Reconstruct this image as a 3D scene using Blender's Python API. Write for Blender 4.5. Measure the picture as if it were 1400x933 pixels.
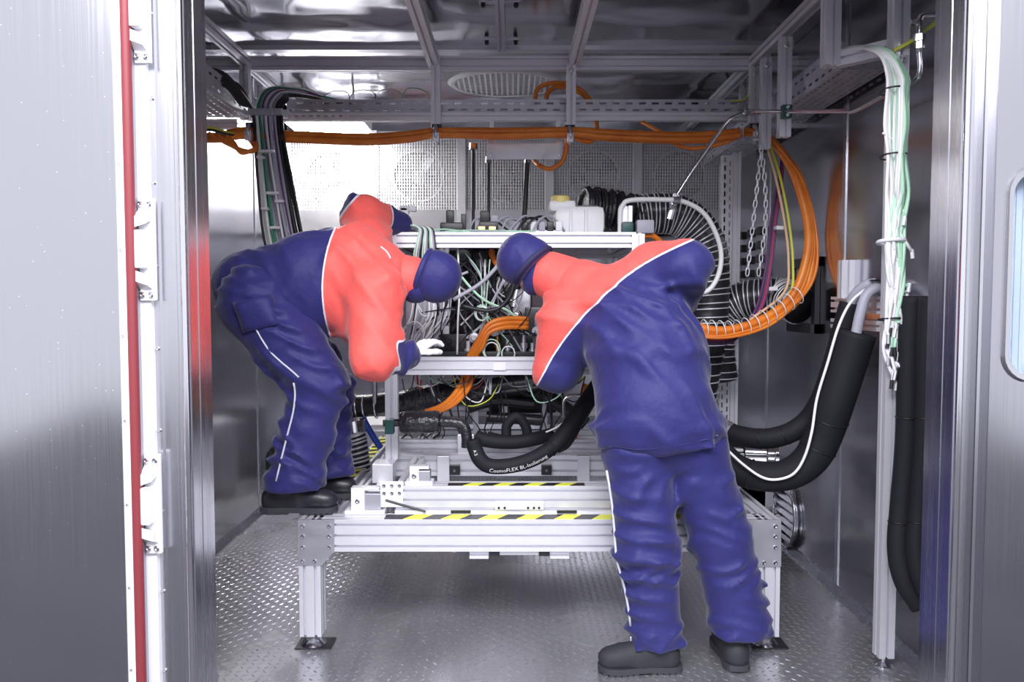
import bpy, bmesh, math, random
import numpy as np
from mathutils import Vector, Matrix
random.seed(7)
for o in list(bpy.data.objects): bpy.data.objects.remove(o)
S = bpy.context.scene
COL = S.collection
V = Vector
# ---------------------------------------------------------------- camera, world, lights, exposure
FPX, H, PITCH = 1089.0, 1.45, math.radians(2.94)
cd = bpy.data.cameras.new('camera'); cam = bpy.data.objects.new('camera', cd); COL.objects.link(cam)
cd.sensor_width = 36; cd.lens = 36 * FPX / 1400; cd.clip_start = .05
cam.location = (0, 0, H); cam.rotation_euler = (math.radians(90) - PITCH, 0, 0)
S.camera = cam
w = bpy.data.worlds.new('world'); S.world = w; w.use_nodes = True
w.node_tree.nodes['Background'].inputs[0].default_value = (.90, .92, 1.0, 1)
w.node_tree.nodes['Background'].inputs[1].default_value = .75
S.view_settings.view_transform = 'Standard'; S.view_settings.look = 'None'
S.view_settings.exposure = 0.75; S.view_settings.gamma = 1; S.view_settings.use_curve_mapping = False

def area(name, loc, target, sx, sy, power, col=(1, 1, 1)):
    l = bpy.data.lights.new(name, 'AREA'); l.shape = 'RECTANGLE'; l.size = sx; l.size_y = sy
    l.energy = power; l.color = col
    o = bpy.data.objects.new(name, l); COL.objects.link(o); o.location = loc
    o.rotation_euler = (V(target) - V(loc)).to_track_quat('-Z', 'Y').to_euler()
    return o
area('hall_lamp_left_offscreen', (-.9, -.6, 4.0), (-.2, 3.6, .9), 2.6, 1.4, 150, (.97, .95, 1))
area('hall_lamp_right_offscreen', (1.4, -.9, 4.0), (.5, 3.6, .9), 2.2, 1.4, 95, (.96, .96, 1))

# ---------------------------------------------------------------- pixel -> place
_F = V((0, math.cos(PITCH), -math.sin(PITCH))); _U = V((0, math.sin(PITCH), math.cos(PITCH))); _R = V((1, 0, 0))
def ray(px, py): return _F + _R * ((px - 700) / FPX) + _U * ((466.5 - py) / FPX)
def U(px, py, Y):
    d = ray(px, py); return V((0, 0, H)) + d * (Y / d.y)
def UZ(px, py, Z):
    d = ray(px, py); return V((0, 0, H)) + d * ((Z - H) / d.z)
def UX(px, py, X):
    d = ray(px, py); return V((0, 0, H)) + d * (X / d.x)

# ---------------------------------------------------------------- materials
def mat(name, col, rough=.5, metal=0., spec=.5, build=None, **kw):
    m = bpy.data.materials.new(name); m.use_nodes = True
    nt = m.node_tree; b = nt.nodes['Principled BSDF']
    b.inputs['Base Color'].default_value = (*col, 1); b.inputs['Roughness'].default_value = rough
    b.inputs['Metallic'].default_value = metal; b.inputs['Specular IOR Level'].default_value = spec
    for k, v in kw.items(): b.inputs[k.replace('_', ' ')].default_value = v
    if build: build(nt, b)
    return m
def nd(nt, t, **kw):
    n = nt.nodes.new(t)
    for k, v in kw.items():
        if k in n.inputs: n.inputs[k].default_value = v
        else: setattr(n, k, v)
    return n
def coords(nt, scale, kind='Object'):
    tc = nd(nt, 'ShaderNodeTexCoord'); mp = nd(nt, 'ShaderNodeMapping'); mp.inputs['Scale'].default_value = scale
    nt.links.new(tc.outputs[kind], mp.inputs['Vector']); return mp.outputs['Vector']
def add_noise(scale, detail=4, bump=0., rough=None, col=None, dist=.01, nscale=1.0):
    def f(nt, b):
        v = coords(nt, scale); n = nd(nt, 'ShaderNodeTexNoise'); n.inputs['Scale'].default_value = nscale
        n.inputs['Detail'].default_value = detail; nt.links.new(v, n.inputs['Vector'])
        if bump:
            bp = nd(nt, 'ShaderNodeBump'); bp.inputs['Strength'].default_value = bump; bp.inputs['Distance'].default_value = dist
            nt.links.new(n.outputs['Fac'], bp.inputs['Height']); nt.links.new(bp.outputs[0], b.inputs['Normal'])
        if rough:
            mr = nd(nt, 'ShaderNodeMapRange'); mr.inputs[1].default_value = .3; mr.inputs[2].default_value = .7
            mr.inputs[3].default_value, mr.inputs[4].default_value = rough
            nt.links.new(n.outputs['Fac'], mr.inputs[0]); nt.links.new(mr.outputs[0], b.inputs['Roughness'])
        if col:
            cr = nd(nt, 'ShaderNodeValToRGB'); cr.color_ramp.elements[0].position = .3; cr.color_ramp.elements[1].position = .7
            cr.color_ramp.elements[0].color = (*col[0], 1); cr.color_ramp.elements[1].color = (*col[1], 1)
            nt.links.new(n.outputs['Fac'], cr.inputs[0]); nt.links.new(cr.outputs[0], b.inputs['Base Color'])
    return f
def brushed(nt, b):     # vertical brush lines and slight waviness of the sheet
    v = coords(nt, (260, 260, 2.0)); n = nd(nt, 'ShaderNodeTexNoise'); n.inputs['Scale'].default_value = 1; n.inputs['Detail'].default_value = 3
    nt.links.new(v, n.inputs['Vector'])
    v2 = coords(nt, (1.5, 1.5, 1.1)); n2 = nd(nt, 'ShaderNodeTexNoise'); n2.inputs['Scale'].default_value = 1; n2.inputs['Detail'].default_value = 1
    nt.links.new(v2, n2.inputs['Vector'])
    b1 = nd(nt, 'ShaderNodeBump'); b1.inputs['Strength'].default_value = .012; b1.inputs['Distance'].default_value = .002
    b2 = nd(nt, 'ShaderNodeBump'); b2.inputs['Strength'].default_value = .3; b2.inputs['Distance'].default_value = .08
    nt.links.new(n.outputs['Fac'], b1.inputs['Height']); nt.links.new(n2.outputs['Fac'], b2.inputs['Height'])
    nt.links.new(b2.outputs[0], b1.inputs['Normal']); nt.links.new(b1.outputs[0], b.inputs['Normal'])
    mr = nd(nt, 'ShaderNodeMapRange'); mr.inputs[1].default_value = .3; mr.inputs[2].default_value = .7
    mr.inputs[3].default_value = .15; mr.inputs[4].default_value = .22
    nt.links.new(n.outputs['Fac'], mr.inputs[0]); nt.links.new(mr.outputs[0], b.inputs['Roughness'])
def specks(nt, b):
    brushed(nt, b)
    v = coords(nt, (1, 1, 1)); vo = nd(nt, 'ShaderNodeTexVoronoi'); vo.inputs['Scale'].default_value = 34; nt.links.new(v, vo.inputs['Vector'])
    cr = nd(nt, 'ShaderNodeValToRGB'); cr.color_ramp.elements[0].position = .05; cr.color_ramp.elements[1].position = .07
    cr.color_ramp.elements[0].color = (.95, .95, .98, 1); cr.color_ramp.elements[1].color = (*b.inputs['Base Color'].default_value[:3], 1)
    nt.links.new(vo.outputs['Distance'], cr.inputs[0]); nt.links.new(cr.outputs[0], b.inputs['Base Color'])
M = {}
M['steel'] = mat('brushed_steel', (.50, .50, .545), .2, 1, build=brushed)
M['steel_door'] = mat('brushed_steel_door', (.55, .55, .59), .3, 1, build=specks)
M['steel_ceiling'] = mat('polished_steel_ceiling', (.50, .50, .545), .12, 1, build=add_noise((1.1, 1.3, 1), 2, .5, (.08, .17), dist=.12))
M['steel_frame'] = mat('frame_steel', (.60, .60, .645), .25, 1, build=add_noise((90, 90, .6), 3, 0, (.2, .3)))
M['tread'] = mat('tread_plate', (.50, .50, .53), .25, .78, build=add_noise((1.3, 1.3, 1.3), 4, 0, (.2, .34)))
M['alu'] = mat('anodised_aluminium', (.78, .78, .84), .36, .45, build=add_noise((30, 30, 30), 3, .0, (.32, .44)))
M['alu_dark'] = mat('dull_aluminium', (.52, .52, .58), .42, .8, build=add_noise((14, 14, 14), 5, .08, (.34, .52), dist=.002))
M['galv'] = mat('galvanised_sheet', (.60, .60, .66), .4, .85, build=add_noise((25, 25, 25), 5, .05, (.3, .5), dist=.002))
M['chrome'] = mat('polished_steel', (.75, .75, .78), .15, 1)
M['white'] = mat('white_paint', (.86, .86, .90), .4)
M['plastic'] = mat('white_plastic', (.88, .88, .90), .35, Subsurface_Weight=.1)
M['coil'] = mat('evaporator_sheet', (.62, .62, .66), .3, .8, build=add_noise((6, 6, 6), 4, .03, (.3, .45)))
M['dark'] = mat('black_metal', (.02, .02, .026), .4)
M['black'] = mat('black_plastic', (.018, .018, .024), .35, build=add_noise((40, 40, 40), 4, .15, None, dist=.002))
M['foam'] = mat('black_foam_insulation', (.012, .012, .018), .7, 0, .3, build=add_noise((260, 260, 260), 3, .35, None, dist=.0015))
M['foil'] = mat('shiny_black_foil', (.02, .02, .028), .22, build=add_noise((30, 30, 30), 5, .9, None, dist=.012))
M['orange'] = mat('orange_cable', (.78, .20, .015), .36, build=add_noise((8, 8, 8), 2, 0, None, ((.68, .16, .012), (.86, .26, .03))))
M['gasket'] = mat('red_gasket', (.24, .035, .045), .5)
M['tape_y'] = mat('yellow_tape', (.80, .82, .08), .45)
M['tape_k'] = mat('black_tape', (.012, .012, .014), .4)
M['green'] = mat('green_wire', (.03, .26, .14), .45); M['lgreen'] = mat('pale_green_wire', (.50, .80, .60), .45)
M['wwire'] = mat('white_wire', (.86, .86, .88), .4); M['gwire'] = mat('grey_wire', (.40, .40, .48), .45)
M['kwire'] = mat('black_wire', (.015, .015, .02), .4); M['violet'] = mat('violet_wire', (.12, .03, .16), .45)
M['red'] = mat('red_wire', (.45, .03, .05), .45); M['ywire'] = mat('yellow_green_wire', (.62, .66, .08), .45)
M['blue'] = mat('blue_plastic', (.02, .06, .42), .4); M['brass'] = mat('brass', (.6, .42, .16), .3, 1)
M['teal'] = mat('dark_green_plastic', (.01, .07, .07), .4)
M['lamp'] = mat('lamp_diffuser', (.9, .9, .9), .5, Emission_Color=(1, .98, .95, 1), Emission_Strength=38.0)
M['glass'] = mat('window_glass', (.9, .95, 1), .03, Transmission_Weight=1.0, IOR=1.1)
M['hallfloor'] = mat('hall_floor', (.035, .035, .045), .45, build=add_noise((2, 2, 2), 3, 0, (.35, .55)))

# ---------------------------------------------------------------- mesh building
ORG = {}
class MB:
    def __init__(s): s.v = []; s.f = []; s.mi = []; s.cur = 0
    def _add(s, vs, fs):
        b = len(s.v); s.v += [V(x) for x in vs]
        for f in fs: s.f.append([b + i for i in f]); s.mi.append(s.cur)
        return s
    def box(s, a, b):
        (x0, y0, z0), (x1, y1, z1) = a, b
        return s._add([(x0,y0,z0),(x1,y0,z0),(x1,y1,z0),(x0,y1,z0),(x0,y0,z1),(x1,y0,z1),(x1,y1,z1),(x0,y1,z1)],
            [(3,2,1,0),(4,5,6,7),(0,1,5,4),(1,2,6,5),(2,3,7,6),(3,0,4,7)])
    def cbox(s, c, d, rot=None, bev=0.):   # box about a centre, optional rotation (3x3) and chamfer
        dx, dy, dz = [k / 2 for k in d]; c = V(c)
        if bev:
            bm = bmesh.new(); bmesh.ops.create_cube(bm, size=1)
            for v in bm.verts: v.co = V((v.co.x * d[0], v.co.y * d[1], v.co.z * d[2]))
            bmesh.ops.bevel(bm, geom=bm.edges[:], offset=bev, segments=2, affect='EDGES', profile=.6)
            bm.verts.index_update(); vs = [v.co.copy() for v in bm.verts]; fs = [[v.index for v in f.verts] for f in bm.faces]; bm.free()
        else:
            vs = [V((x, y, z)) for z in (-dz, dz) for (x, y) in ((-dx,-dy),(dx,-dy),(dx,dy),(-dx,dy))]
            fs = [(3,2,1,0),(4,5,6,7),(0,1,5,4),(1,2,6,5),(2,3,7,6),(3,0,4,7)]
        if rot is not None: vs = [rot @ v for v in vs]
        return s._add([v + c for v in vs], fs)
    def tube(s, pts, r, n=8, cap=True):    # swept tube; r a number or one per point
        pts = [V(p) for p in pts]; m = len(pts); rs = r if isinstance(r, (list, tuple)) else [r] * m
        t0 = (pts[1] - pts[0]).normalized(); a = V((0, 0, 1)) if abs(t0.z) < .9 else V((1, 0, 0))
        u = t0.cross(a).normalized(); vs = []; fs = []
        for i, p in enumerate(pts):
            t = (pts[min(i + 1, m - 1)] - pts[max(i - 1, 0)]).normalized()
            u = (u - t * u.dot(t)).normalized(); q = t.cross(u)
            for k in range(n):
                an = 2 * math.pi * k / n; vs.append(p + (u * math.cos(an) + q * math.sin(an)) * rs[i])
        for i in range(m - 1):
            for k in range(n):
                k2 = (k + 1) % n; fs.append((i*n+k, i*n+k2, (i+1)*n+k2, (i+1)*n+k))
        if cap: fs.append(tuple(range(n))[::-1]); fs.append(tuple((m-1)*n + k for k in range(n)))
        return s._add(vs, fs)
    def cyl(s, a, b, r, n=16, r2=None): return s.tube([a, b], [r, r if r2 is None else r2], n)
    def lathe(s, c, axis, prof, n=24):     # profile of (radius, distance along axis)
        ax = V(axis).normalized(); a = V((0, 0, 1)) if abs(ax.z) < .9 else V((1, 0, 0)); u = ax.cross(a).normalized(); q = ax.cross(u); c = V(c)
        vs = []; fs = []
        for r, h in prof:
            for k in range(n):
                an = 2 * math.pi * k / n; vs.append(c + ax * h + (u * math.cos(an) + q * math.sin(an)) * max(r, 1e-5))
        for i in range(len(prof) - 1):
            for k in range(n):
                k2 = (k + 1) % n; fs.append((i*n+k, i*n+k2, (i+1)*n+k2, (i+1)*n+k))
        fs.append(tuple(range(n))[::-1]); fs.append(tuple((len(prof)-1)*n + k for k in range(n)))
        return s._add(vs, fs)
    def torus(s, c, axis, R, r, n=32, k=8):
        ax = V(axis).normalized(); a = V((0, 0, 1)) if abs(ax.z) < .9 else V((1, 0, 0)); u = ax.cross(a).normalized(); q = ax.cross(u); c = V(c)
        vs = []; fs = []
        for i in range(n):
            an = 2 * math.pi * i / n; d = u * math.cos(an) + q * math.sin(an)
            for j in range(k):
                b = 2 * math.pi * j / k; vs.append(c + d * (R + r * math.cos(b)) + ax * r * math.sin(b))
        for i in range(n):
            for j in range(k):
                fs.append((i*k+j, ((i+1)%n)*k+j, ((i+1)%n)*k+(j+1)%k, i*k+(j+1)%k))
        return s._add(vs, fs)
    def prism(s, poly, d):                 # polygon of 3D points pushed along d
        n = len(poly); d = V(d); poly = [V(p) for p in poly]
        return s._add(poly + [p + d for p in poly], [tuple(range(n))[::-1], tuple(range(n, 2*n))] + [(i, (i+1)%n, n+(i+1)%n, n+i) for i in range(n)])
    def sphere(s, c, r, n=12, sc=(1, 1, 1)):
        c = V(c); vs = []; fs = []; m = n // 2 + 1
        for i in range(m + 1):
            th = math.pi * i / m
            for k in range(n):
                ph = 2 * math.pi * k / n
                vs.append(c + V((r*sc[0]*math.sin(th)*math.cos(ph), r*sc[1]*math.sin(th)*math.sin(ph), r*sc[2]*math.cos(th))))
        for i in range(m):
            for k in range(n): fs.append((i*n+k, (i+1)*n+k, (i+1)*n+(k+1)%n, i*n+(k+1)%n))
        return s._add(vs, fs)
    def sheet(s, O, u, v, lu, lv, rows, pitch, sl, sw, stag=True):   # perforated sheet: rows of slots
        O = V(O); u = V(u).normalized(); v = V(v).normalized()
        vs_edges = [0.]
        for i in range(rows):
            c = lv * (i + .5) / rows; vs_edges += [c - sw / 2, c + sw / 2]
        vs_edges.append(lv); n = max(1, int(lu / pitch))
        def q(u0, u1, v0, v1): s._add([O+u*u0+v*v0, O+u*u1+v*v0, O+u*u1+v*v1, O+u*u0+v*v1], [(0,1,2,3)])
        for i in range(len(vs_edges) - 1):
            v0, v1 = vs_edges[i], vs_edges[i+1]
            if i % 2 == 0: q(0, lu, v0, v1); continue
            off = (pitch / 2 if (stag and (i // 2) % 2) else 0) + (pitch - sl) / 2
            u0 = 0.
            k = 0
            while True:
                h0 = off + k * pitch; h1 = h0 + sl; k += 1
                if h1 > lu - .004: break
                q(u0, h0, v0, v1); u0 = h1
            q(u0, lu, v0, v1)
        return s
    def build(s, name, m, parent=None, smooth=False, fix=True):
        me = bpy.data.meshes.new(name)
        org = ORG.get(parent) if parent else None
        if org is None:
            xs = [[p[i] for p in s.v] for i in range(3)]
            org = V(((min(xs[0])+max(xs[0]))/2, (min(xs[1])+max(xs[1]))/2, min(xs[2])))
        me.from_pydata([tuple(p - org) for p in s.v], [], s.f)
        if fix:
            bm = bmesh.new(); bm.from_mesh(me); bmesh.ops.recalc_face_normals(bm, faces=bm.faces[:]); bm.to_mesh(me); bm.free()
        ms = m if isinstance(m, (list, tuple)) else [m]
        for k in ms: me.materials.append(M[k] if isinstance(k, str) else k)
        if len(ms) > 1: me.polygons.foreach_set('material_index', s.mi)
        if smooth:
            me.polygons.foreach_set('use_smooth', [True] * len(me.polygons))
            if smooth != 'all': me.set_sharp_from_angle(angle=math.radians(smooth if smooth is not True else 40))
        o = bpy.data.objects.new(name, me); COL.objects.link(o)
        if parent: o.parent = parent
        else: o.location = org
        ORG[o] = org
        return o
def tag(o, label=None, cat=None, group=None, kind=None):
    for k, v in (('label', label), ('category', cat), ('group', group), ('kind', kind)):
        if v: o[k] = v
    return o
def thing(name, label, cat, loc=(0, 0, 0), group=None):
    o = bpy.data.objects.new(name, None); COL.objects.link(o); o.location = loc; o.empty_display_size = .05; ORG[o] = V(loc)
    return tag(o, label, cat, group)
def struct(o): o['kind'] = 'structure'; return o
def dup(ob, parent, delta):               # copy of one piece (shared mesh) moved by delta inside the same parent
    c = ob.copy(); COL.objects.link(c); c.parent = parent; c.location = ob.location + V(delta); ORG[c] = ORG[ob] + V(delta); return c
def solid(o, t, off=0):
    m = o.modifiers.new('thickness', 'SOLIDIFY'); m.thickness = t; m.offset = off; return o
def smooth_path(pts, k=6):                # Catmull-Rom
    pts = [V(p) for p in pts]; P = [pts[0]*2 - pts[1]] + pts + [pts[-1]*2 - pts[-2]]; out = []
    for i in range(1, len(P) - 2):
        a, b, c, d = P[i-1:i+3]
        for j in range(k):
            t = j / k
            out.append(.5 * ((2*b) + (c-a)*t + (2*a-5*b+4*c-d)*t*t + (3*b-a-3*c+d)*t**3))
    return out + [pts[-1]]
def profile(mb, p0, p1, w, h, side, nw=1, nh=1, sd=.019, sw=.0115):   # slotted extrusion; side = width direction
    p0, p1 = V(p0), V(p1); t = (p1 - p0).normalized(); u = V(side); u = (u - t * u.dot(t)).normalized(); q = t.cross(u)
    pts = []
    def edge(a, b, n, inw):
        a, b, inw = V(a), V(b), V(inw); d = (b - a); L = d.length; d.normalize(); pts.append(a)
        for i in range(n):
            c = L * (i + .5) / n
            for x, dep in ((c - sw/2, 0), (c - sw/2, sd), (c + sw/2, sd), (c + sw/2, 0)): pts.append(a + d * x + inw * dep)
    W, Hh = w / 2, h / 2
    edge((-W,-Hh), (W,-Hh), nw, (0,1)); edge((W,-Hh), (W,Hh), nh, (-1,0)); edge((W,Hh), (-W,Hh), nw, (0,-1)); edge((-W,Hh), (-W,-Hh), nh, (1,0))
    poly = [p0 + u * x.x + q * x.y for x in pts]
    return mb.prism(poly, p1 - p0)
# ================================================================ the setting
XL, XR, YB, ZC, YF0, YF1 = -1.71, 1.605, 6.35, 2.9, 2.30, 2.47
XJL, XJR = -.934, 1.288
def bx(a, b): return MB().box(a, b)
fl = struct(bx((XL-.1, YF0, -.06), (XR+.1, YB+.1, 0)).build('floor', 'tread')); tag(fl, 'grey steel tread plate floor of the chamber', 'floor')
# raised tread grains of the plate: far too many to count, one part
m = MB(); pt_ = .033; ny, nx = int((YB - YF1) / pt_), int((XR - XL - .08) / pt_)
gv, gf = [], []
for j in range(ny):
    for i in range(nx):
        cx, cyy = XL + .05 + i * pt_, YF1 + .01 + j * pt_; a = math.pi / 4 if (i + j) % 2 else -math.pi / 4; ca, sa = math.cos(a), math.sin(a); b = len(gv)
        for lx, ly, lz in ((-.0145, 0, 0), (0, -.005, 0), (.0145, 0, 0), (0, .005, 0), (-.006, 0, .0022), (.006, 0, .0022)): gv.append(V((cx + lx * ca - ly * sa, cyy + lx * sa + ly * ca, lz)))
        gf += [(b, b+1, b+5, b+4), (b+1, b+2, b+5), (b+2, b+3, b+4, b+5), (b+3, b, b+4)]
m.v, m.f, m.mi = gv, gf, [0] * len(gf)
tag(m.build('tread_grains', 'tread', fl, fix=False), kind='stuff')
hf = struct(bx((-6, -7, -.06), (6, YF0, -.002)).build('floor_hall', 'hallfloor')); tag(hf, 'dark hall floor outside the chamber door', 'floor')
def wall(name, label, slab, x, side, seams, y0, y1):
    o = struct(slab.build(name, 'steel')); tag(o, label, 'wall')
    ys = [y0] + seams + [y1]
    for a, b in zip(ys[:-1], ys[1:]):
        bx((x, a + .006, .0), (x + side * .004, b - .006, ZC)).build('panel', 'steel', o)
    for s in seams:
        bx((x + side * .001, s - .018, .0), (x + side * .009, s + .018, ZC)).build('joint_strip', 'steel_frame', o)
    return o
WL = wall('wall_left', 'brushed steel side wall beside the crouching worker', bx((XL-.1, YF1, -.06), (XL-.001, YB, ZC)), XL-.002, 1, [3.1, 4.2, 5.33], YF1, YB)
WR = wall('wall_right', 'brushed steel side wall behind the insulated hoses', bx((XR+.001, YF1, -.06), (XR+.1, YB, ZC)), XR+.002, -1, [2.76, 3.87, 5.0], YF1, YB)
WB = struct(bx((XL-.1, YB, -.06), (XR+.1, YB+.1, ZC)).build('wall_back', 'steel')); tag(WB, 'steel rear wall under the cooling units', 'wall')
CE = struct(bx((XL-.1, YF0, ZC), (XR+.1, YB+.1, ZC+.1)).build('ceiling', 'steel_ceiling')); tag(CE, 'polished steel chamber ceiling', 'ceiling')
xs = [XL, -.43, .345, XR]
for a, b in zip(xs[:-1], xs[1:]):
    for c, d in ((YF1, 4.62), (4.62, YB)):
        bx((a + .004, c + .004, ZC - .004), (b - .004, d - .004, ZC + .001)).build('panel', 'steel_ceiling', CE)
t = struct(bx((XL, 4.60, ZC - .03), (XR, 4.66, ZC)).build('trim_1', 'alu')); tag(t, 'bright steel seam strip across the ceiling', 'trim')
for nm, x0, x1, lb in (('baseboard_left', XL, XL + .03, 'pale steel skirting angle at foot of wall by crouching worker'), ('baseboard_right', XR - .03, XR, 'steel skirting angle at foot of wall with round vent')):
    tag(struct(MB().prism([(x0, YF1, 0), (x1, YF1, 0), (x1, YF1, .008), ((x0 if x0 < 0 else x1) + (.006 if x0 < 0 else -.006), YF1, .05), ((x0 if x0 < 0 else x1), YF1, .05)][:] if x0 < 0 else
        [(x1, YF1, 0), (x1, YF1, .05), (x1 - .006, YF1, .05), (x0, YF1, .008), (x0, YF1, 0)], (0, YB - YF1, 0)).build(nm, 'steel_frame')), lb, 'baseboard')
# front wall with the door opening
for nm, a, b, lb in (('wall_front_left', XL - 1.2, XJL - .09, 'white insulated wall panel behind the open steel door leaf'), ('wall_front_right', XJR + .09, XR + 1.2, 'steel insulated wall panel behind the windowed door')):
    tag(struct(bx((a, YF0 + .01, -.06), (b, YF1, ZC + .1)).build(nm, 'white')), lb, 'wall')
tag(struct(bx((XL-.1, YF0 + .02, 2.62), (XR + .1, YF1, ZC + .1)).build('wall_front_lintel', 'steel')), 'steel lintel wall over the chamber opening', 'wall')
def screw(mb, c, n, r, h=.006): return mb.lathe(c, n, [(r, 0), (r, h * .6), (r * .7, h), (r * .45, h), (r * .4, h * .5)], 10)
def put_screws(parent, pos, n, r, h=.006, m='chrome', name='screw'):
    p0 = V(pos[0]); o = screw(MB(), p0, n, r, h).build(name, m, parent, 30)
    for p in pos[1:]: dup(o, parent, V(p) - p0)
    return o
def jamb(name, label, s, xj, fl_w):   # s: +1 the opening lies to +X of the post
    o = thing(name, label, 'door frame', (xj, YF0, 0)); struct(o)
    # folded sheet: inner reveal, rounded edge, stepped face
    prof = [(0, .17), (0, .012), (-.006, .003), (-.012, 0), (-.03, 0), (-.034, .006), (-fl_w + .022, .006), (-fl_w + .016, 0), (-fl_w, 0), (-fl_w, .17)]
    MB().prism([(xj + s * a, YF0 - .0 + b, -.02) for a, b in prof], (0, 0, 2.75)).build('post_cladding', 'steel_frame', o)
    MB().cyl((xj - s * .012, YF0 + .004, 0), (xj - s * .012, YF0 + .004, 2.7), .010, 10).build('edge_bead', 'chrome', o, True)
    put_screws(o, [(xj - s * (fl_w - .008), YF0, .12 + .238 * k) for k in range(11)], (0, -1, 0), .0055)
    bx((xj - s * .001, YF0 + .075, 0), (xj + s * .0015, YF0 + .078, 2.7)).build('reveal_seam', 'steel_frame', o)
    return o
jamb('trim_2', 'tall steel door post with hinges beside it', 1, XJL, .098)
jamb('trim_3', 'tall steel door post next to the windowed leaf', -1, XJR, .085)
# hinge-side white strip
HX = -.934 - .098
hs = struct(bx((HX - .13, YF0 - .02, -.02), (HX, YF0 + .02, 2.72)).build('trim_4', 'white')); tag(hs, 'white painted strip carrying the door hinges', 'trim')
def hinge(zc, which):
    x0 = U(189, 400, 2.26).x; x1 = U(211, 400, 2.26).x
    o = thing('door_hinge', which + ' white door hinge with exposed bolts on the white strip', 'hinge', (x1, 2.25, zc - .145), 'hinges of the steel door')
    MB().cbox(((x0+x1)/2, YF0 - .024, zc), (x1 - x0, .014, .29), bev=.003).build('plate', 'white', o)
    for s in (-1, 1):
        MB().prism([(x0 - .0, 2.275, zc + s*.085), (x1 - .008, 2.275, zc + s*.085), (x1 - .012, 2.245, zc + s*.072), (x0 - .0, 2.24, zc + s*.06), ], (0, 0, s * .03)).build('knuckle', 'white', o)
        put_screws(o, [(x0 + .008, 2.269, zc + s*.128), (x1 - .013, 2.269, zc + s*.128)], (0, -1, 0), .0085, .009, 'chrome', 'bolt')
    MB().cbox((x0 + .014, 2.255, zc), (.028, .035, .108), bev=.006).build('lever', 'white', o)
    return o
for py, wh in ((341, 'middle'), (691, 'lowest'), (12, 'topmost')): hinge(U(200, py, 2.26).z, wh)
# open door leaf with red gasket
DL = thing('steel_door_leaf', 'open brushed steel door leaf with red rubber gasket', 'door', (-1.6, 2.27, 0))
xe = U(164, 466, 2.235).x
MB().cbox(((xe - 2.3) / 2, 2.27, 1.27), (xe + 2.3, .07, 2.5), bev=.003).build('leaf', 'steel_door', DL)
MB().box((xe - .002, 2.238, .02), (xe + .022, 2.30, 2.52)).build('edge_rim', 'white', DL)
gx = U(179, 466, 2.232).x
MB().tube([(gx, 2.245, .02), (gx, 2.245, 2.52)], .0145, 14).build('gasket', 'gasket', DL, True)
MB().box((gx - .014, 2.25, .02), (gx + .006, 2.30, 2.52)).build('gasket_channel', 'gwire', DL)
put_screws(DL, [(xe + .008, 2.238, .15 + .24 * k) for k in range(10)], (0, -1, 0), .004)
# leaf with window
DR = thing('windowed_door_leaf', 'steel door leaf with rounded heated window', 'door', (1.7, 2.25, 0))
x0 = U(1346, 466, 2.28).x
wx0, wx1 = U(1371, 466, 2.26).x, U(1371, 466, 2.26).x + .5; wz1, wz0 = U(1400, 232, 2.26).z, U(1400, 517, 2.26).z
def rrect(x0, x1, z0, z1, r, y, n=6):
    pts = []
    for cx, cz, a0 in ((x1-r, z1-r, 0), (x0+r, z1-r, 90), (x0+r, z0+r, 180), (x1-r, z0+r, 270)):
        for k in range(n + 1):
            a = math.radians(a0 + 90 * k / n); pts.append(V((cx + r * math.cos(a), y, cz + r * math.sin(a))))
    return pts
def ring(mb, a, b):   # faces between two loops of equal length
    n = len(a); return mb._add(a + b, [(i, (i+1)%n, n+(i+1)%n, n+i) for i in range(n)])
inn = rrect(wx0, wx1, wz0, wz1, .07, 2.25)
X1 = wx1 + .35
out = []
for p in inn:   # project the loop to the leaf's outer rectangle
    c = V(((wx0+wx1)/2, 2.25, (wz0+wz1)/2)); d = p - c
    out.append(p.copy())
m = MB()
zt, zb = 2.52, .02
m.box((x0, 2.25, zb), (wx0, 2.295, zt)); m.box((wx1, 2.25, zb), (X1, 2.295, zt)); m.box((wx0, 2.25, zb), (wx1, 2.295, wz0)); m.box((wx0, 2.25, wz1), (wx1, 2.295, zt))
for cx, cz, sx, sz in ((wx0, wz0, 1, 1), (wx1, wz0, -1, 1), (wx0, wz1, 1, -1), (wx1, wz1, -1, -1)):
    poly = [V((cx, 2.25, cz))] + [V((cx + sx * (.07 - .07 * math.sin(a)), 2.25, cz + sz * (.07 - .07 * math.cos(a)))) for a in [math.pi / 2 * k / 6 for k in range(7)]]
    m.prism(poly, (0, .045, 0))
m.build('leaf', 'steel', DR)
f2 = MB(); A = rrect(wx0 - .012, wx1 + .012, wz0 - .012, wz1 + .012, .078, 2.25); B = rrect(wx0 - .006, wx1 + .006, wz0 - .006, wz1 + .006, .074, 2.238); C_ = rrect(wx0 + .008, wx1 - .008, wz0 + .008, wz1 - .008, .066, 2.242); D_ = rrect(wx0 + .010, wx1 - .010, wz0 + .010, wz1 - .010, .064, 2.28)
ring(f2, A, B); ring(f2, B, C_); ring(f2, C_, D_); f2.build('window_frame', 'steel_frame', DR, True)
MB().prism(rrect(wx0 + .004, wx1 - .004, wz0 + .004, wz1 - .004, .066, 2.272), (0, .008, 0)).build('pane', 'glass', DR)
m = MB()
for k in range(24): m.box((wx0 + .02 + k * .02, 2.2845, wz0 + .01), (wx0 + .0215 + k * .02, 2.286, wz1 - .01))
m.build('heater_wires', 'gwire', DR)
MB().box((wx0 - .0, 2.288, wz0 - .0), (wx1, 2.296, wz1)).build('inner_pane', 'glass', DR)
MB().cyl((wx0 + .035, 2.278, wz0 + .05), (wx0 + .035, 2.278, wz0 + .0502), .001, 6)
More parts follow.
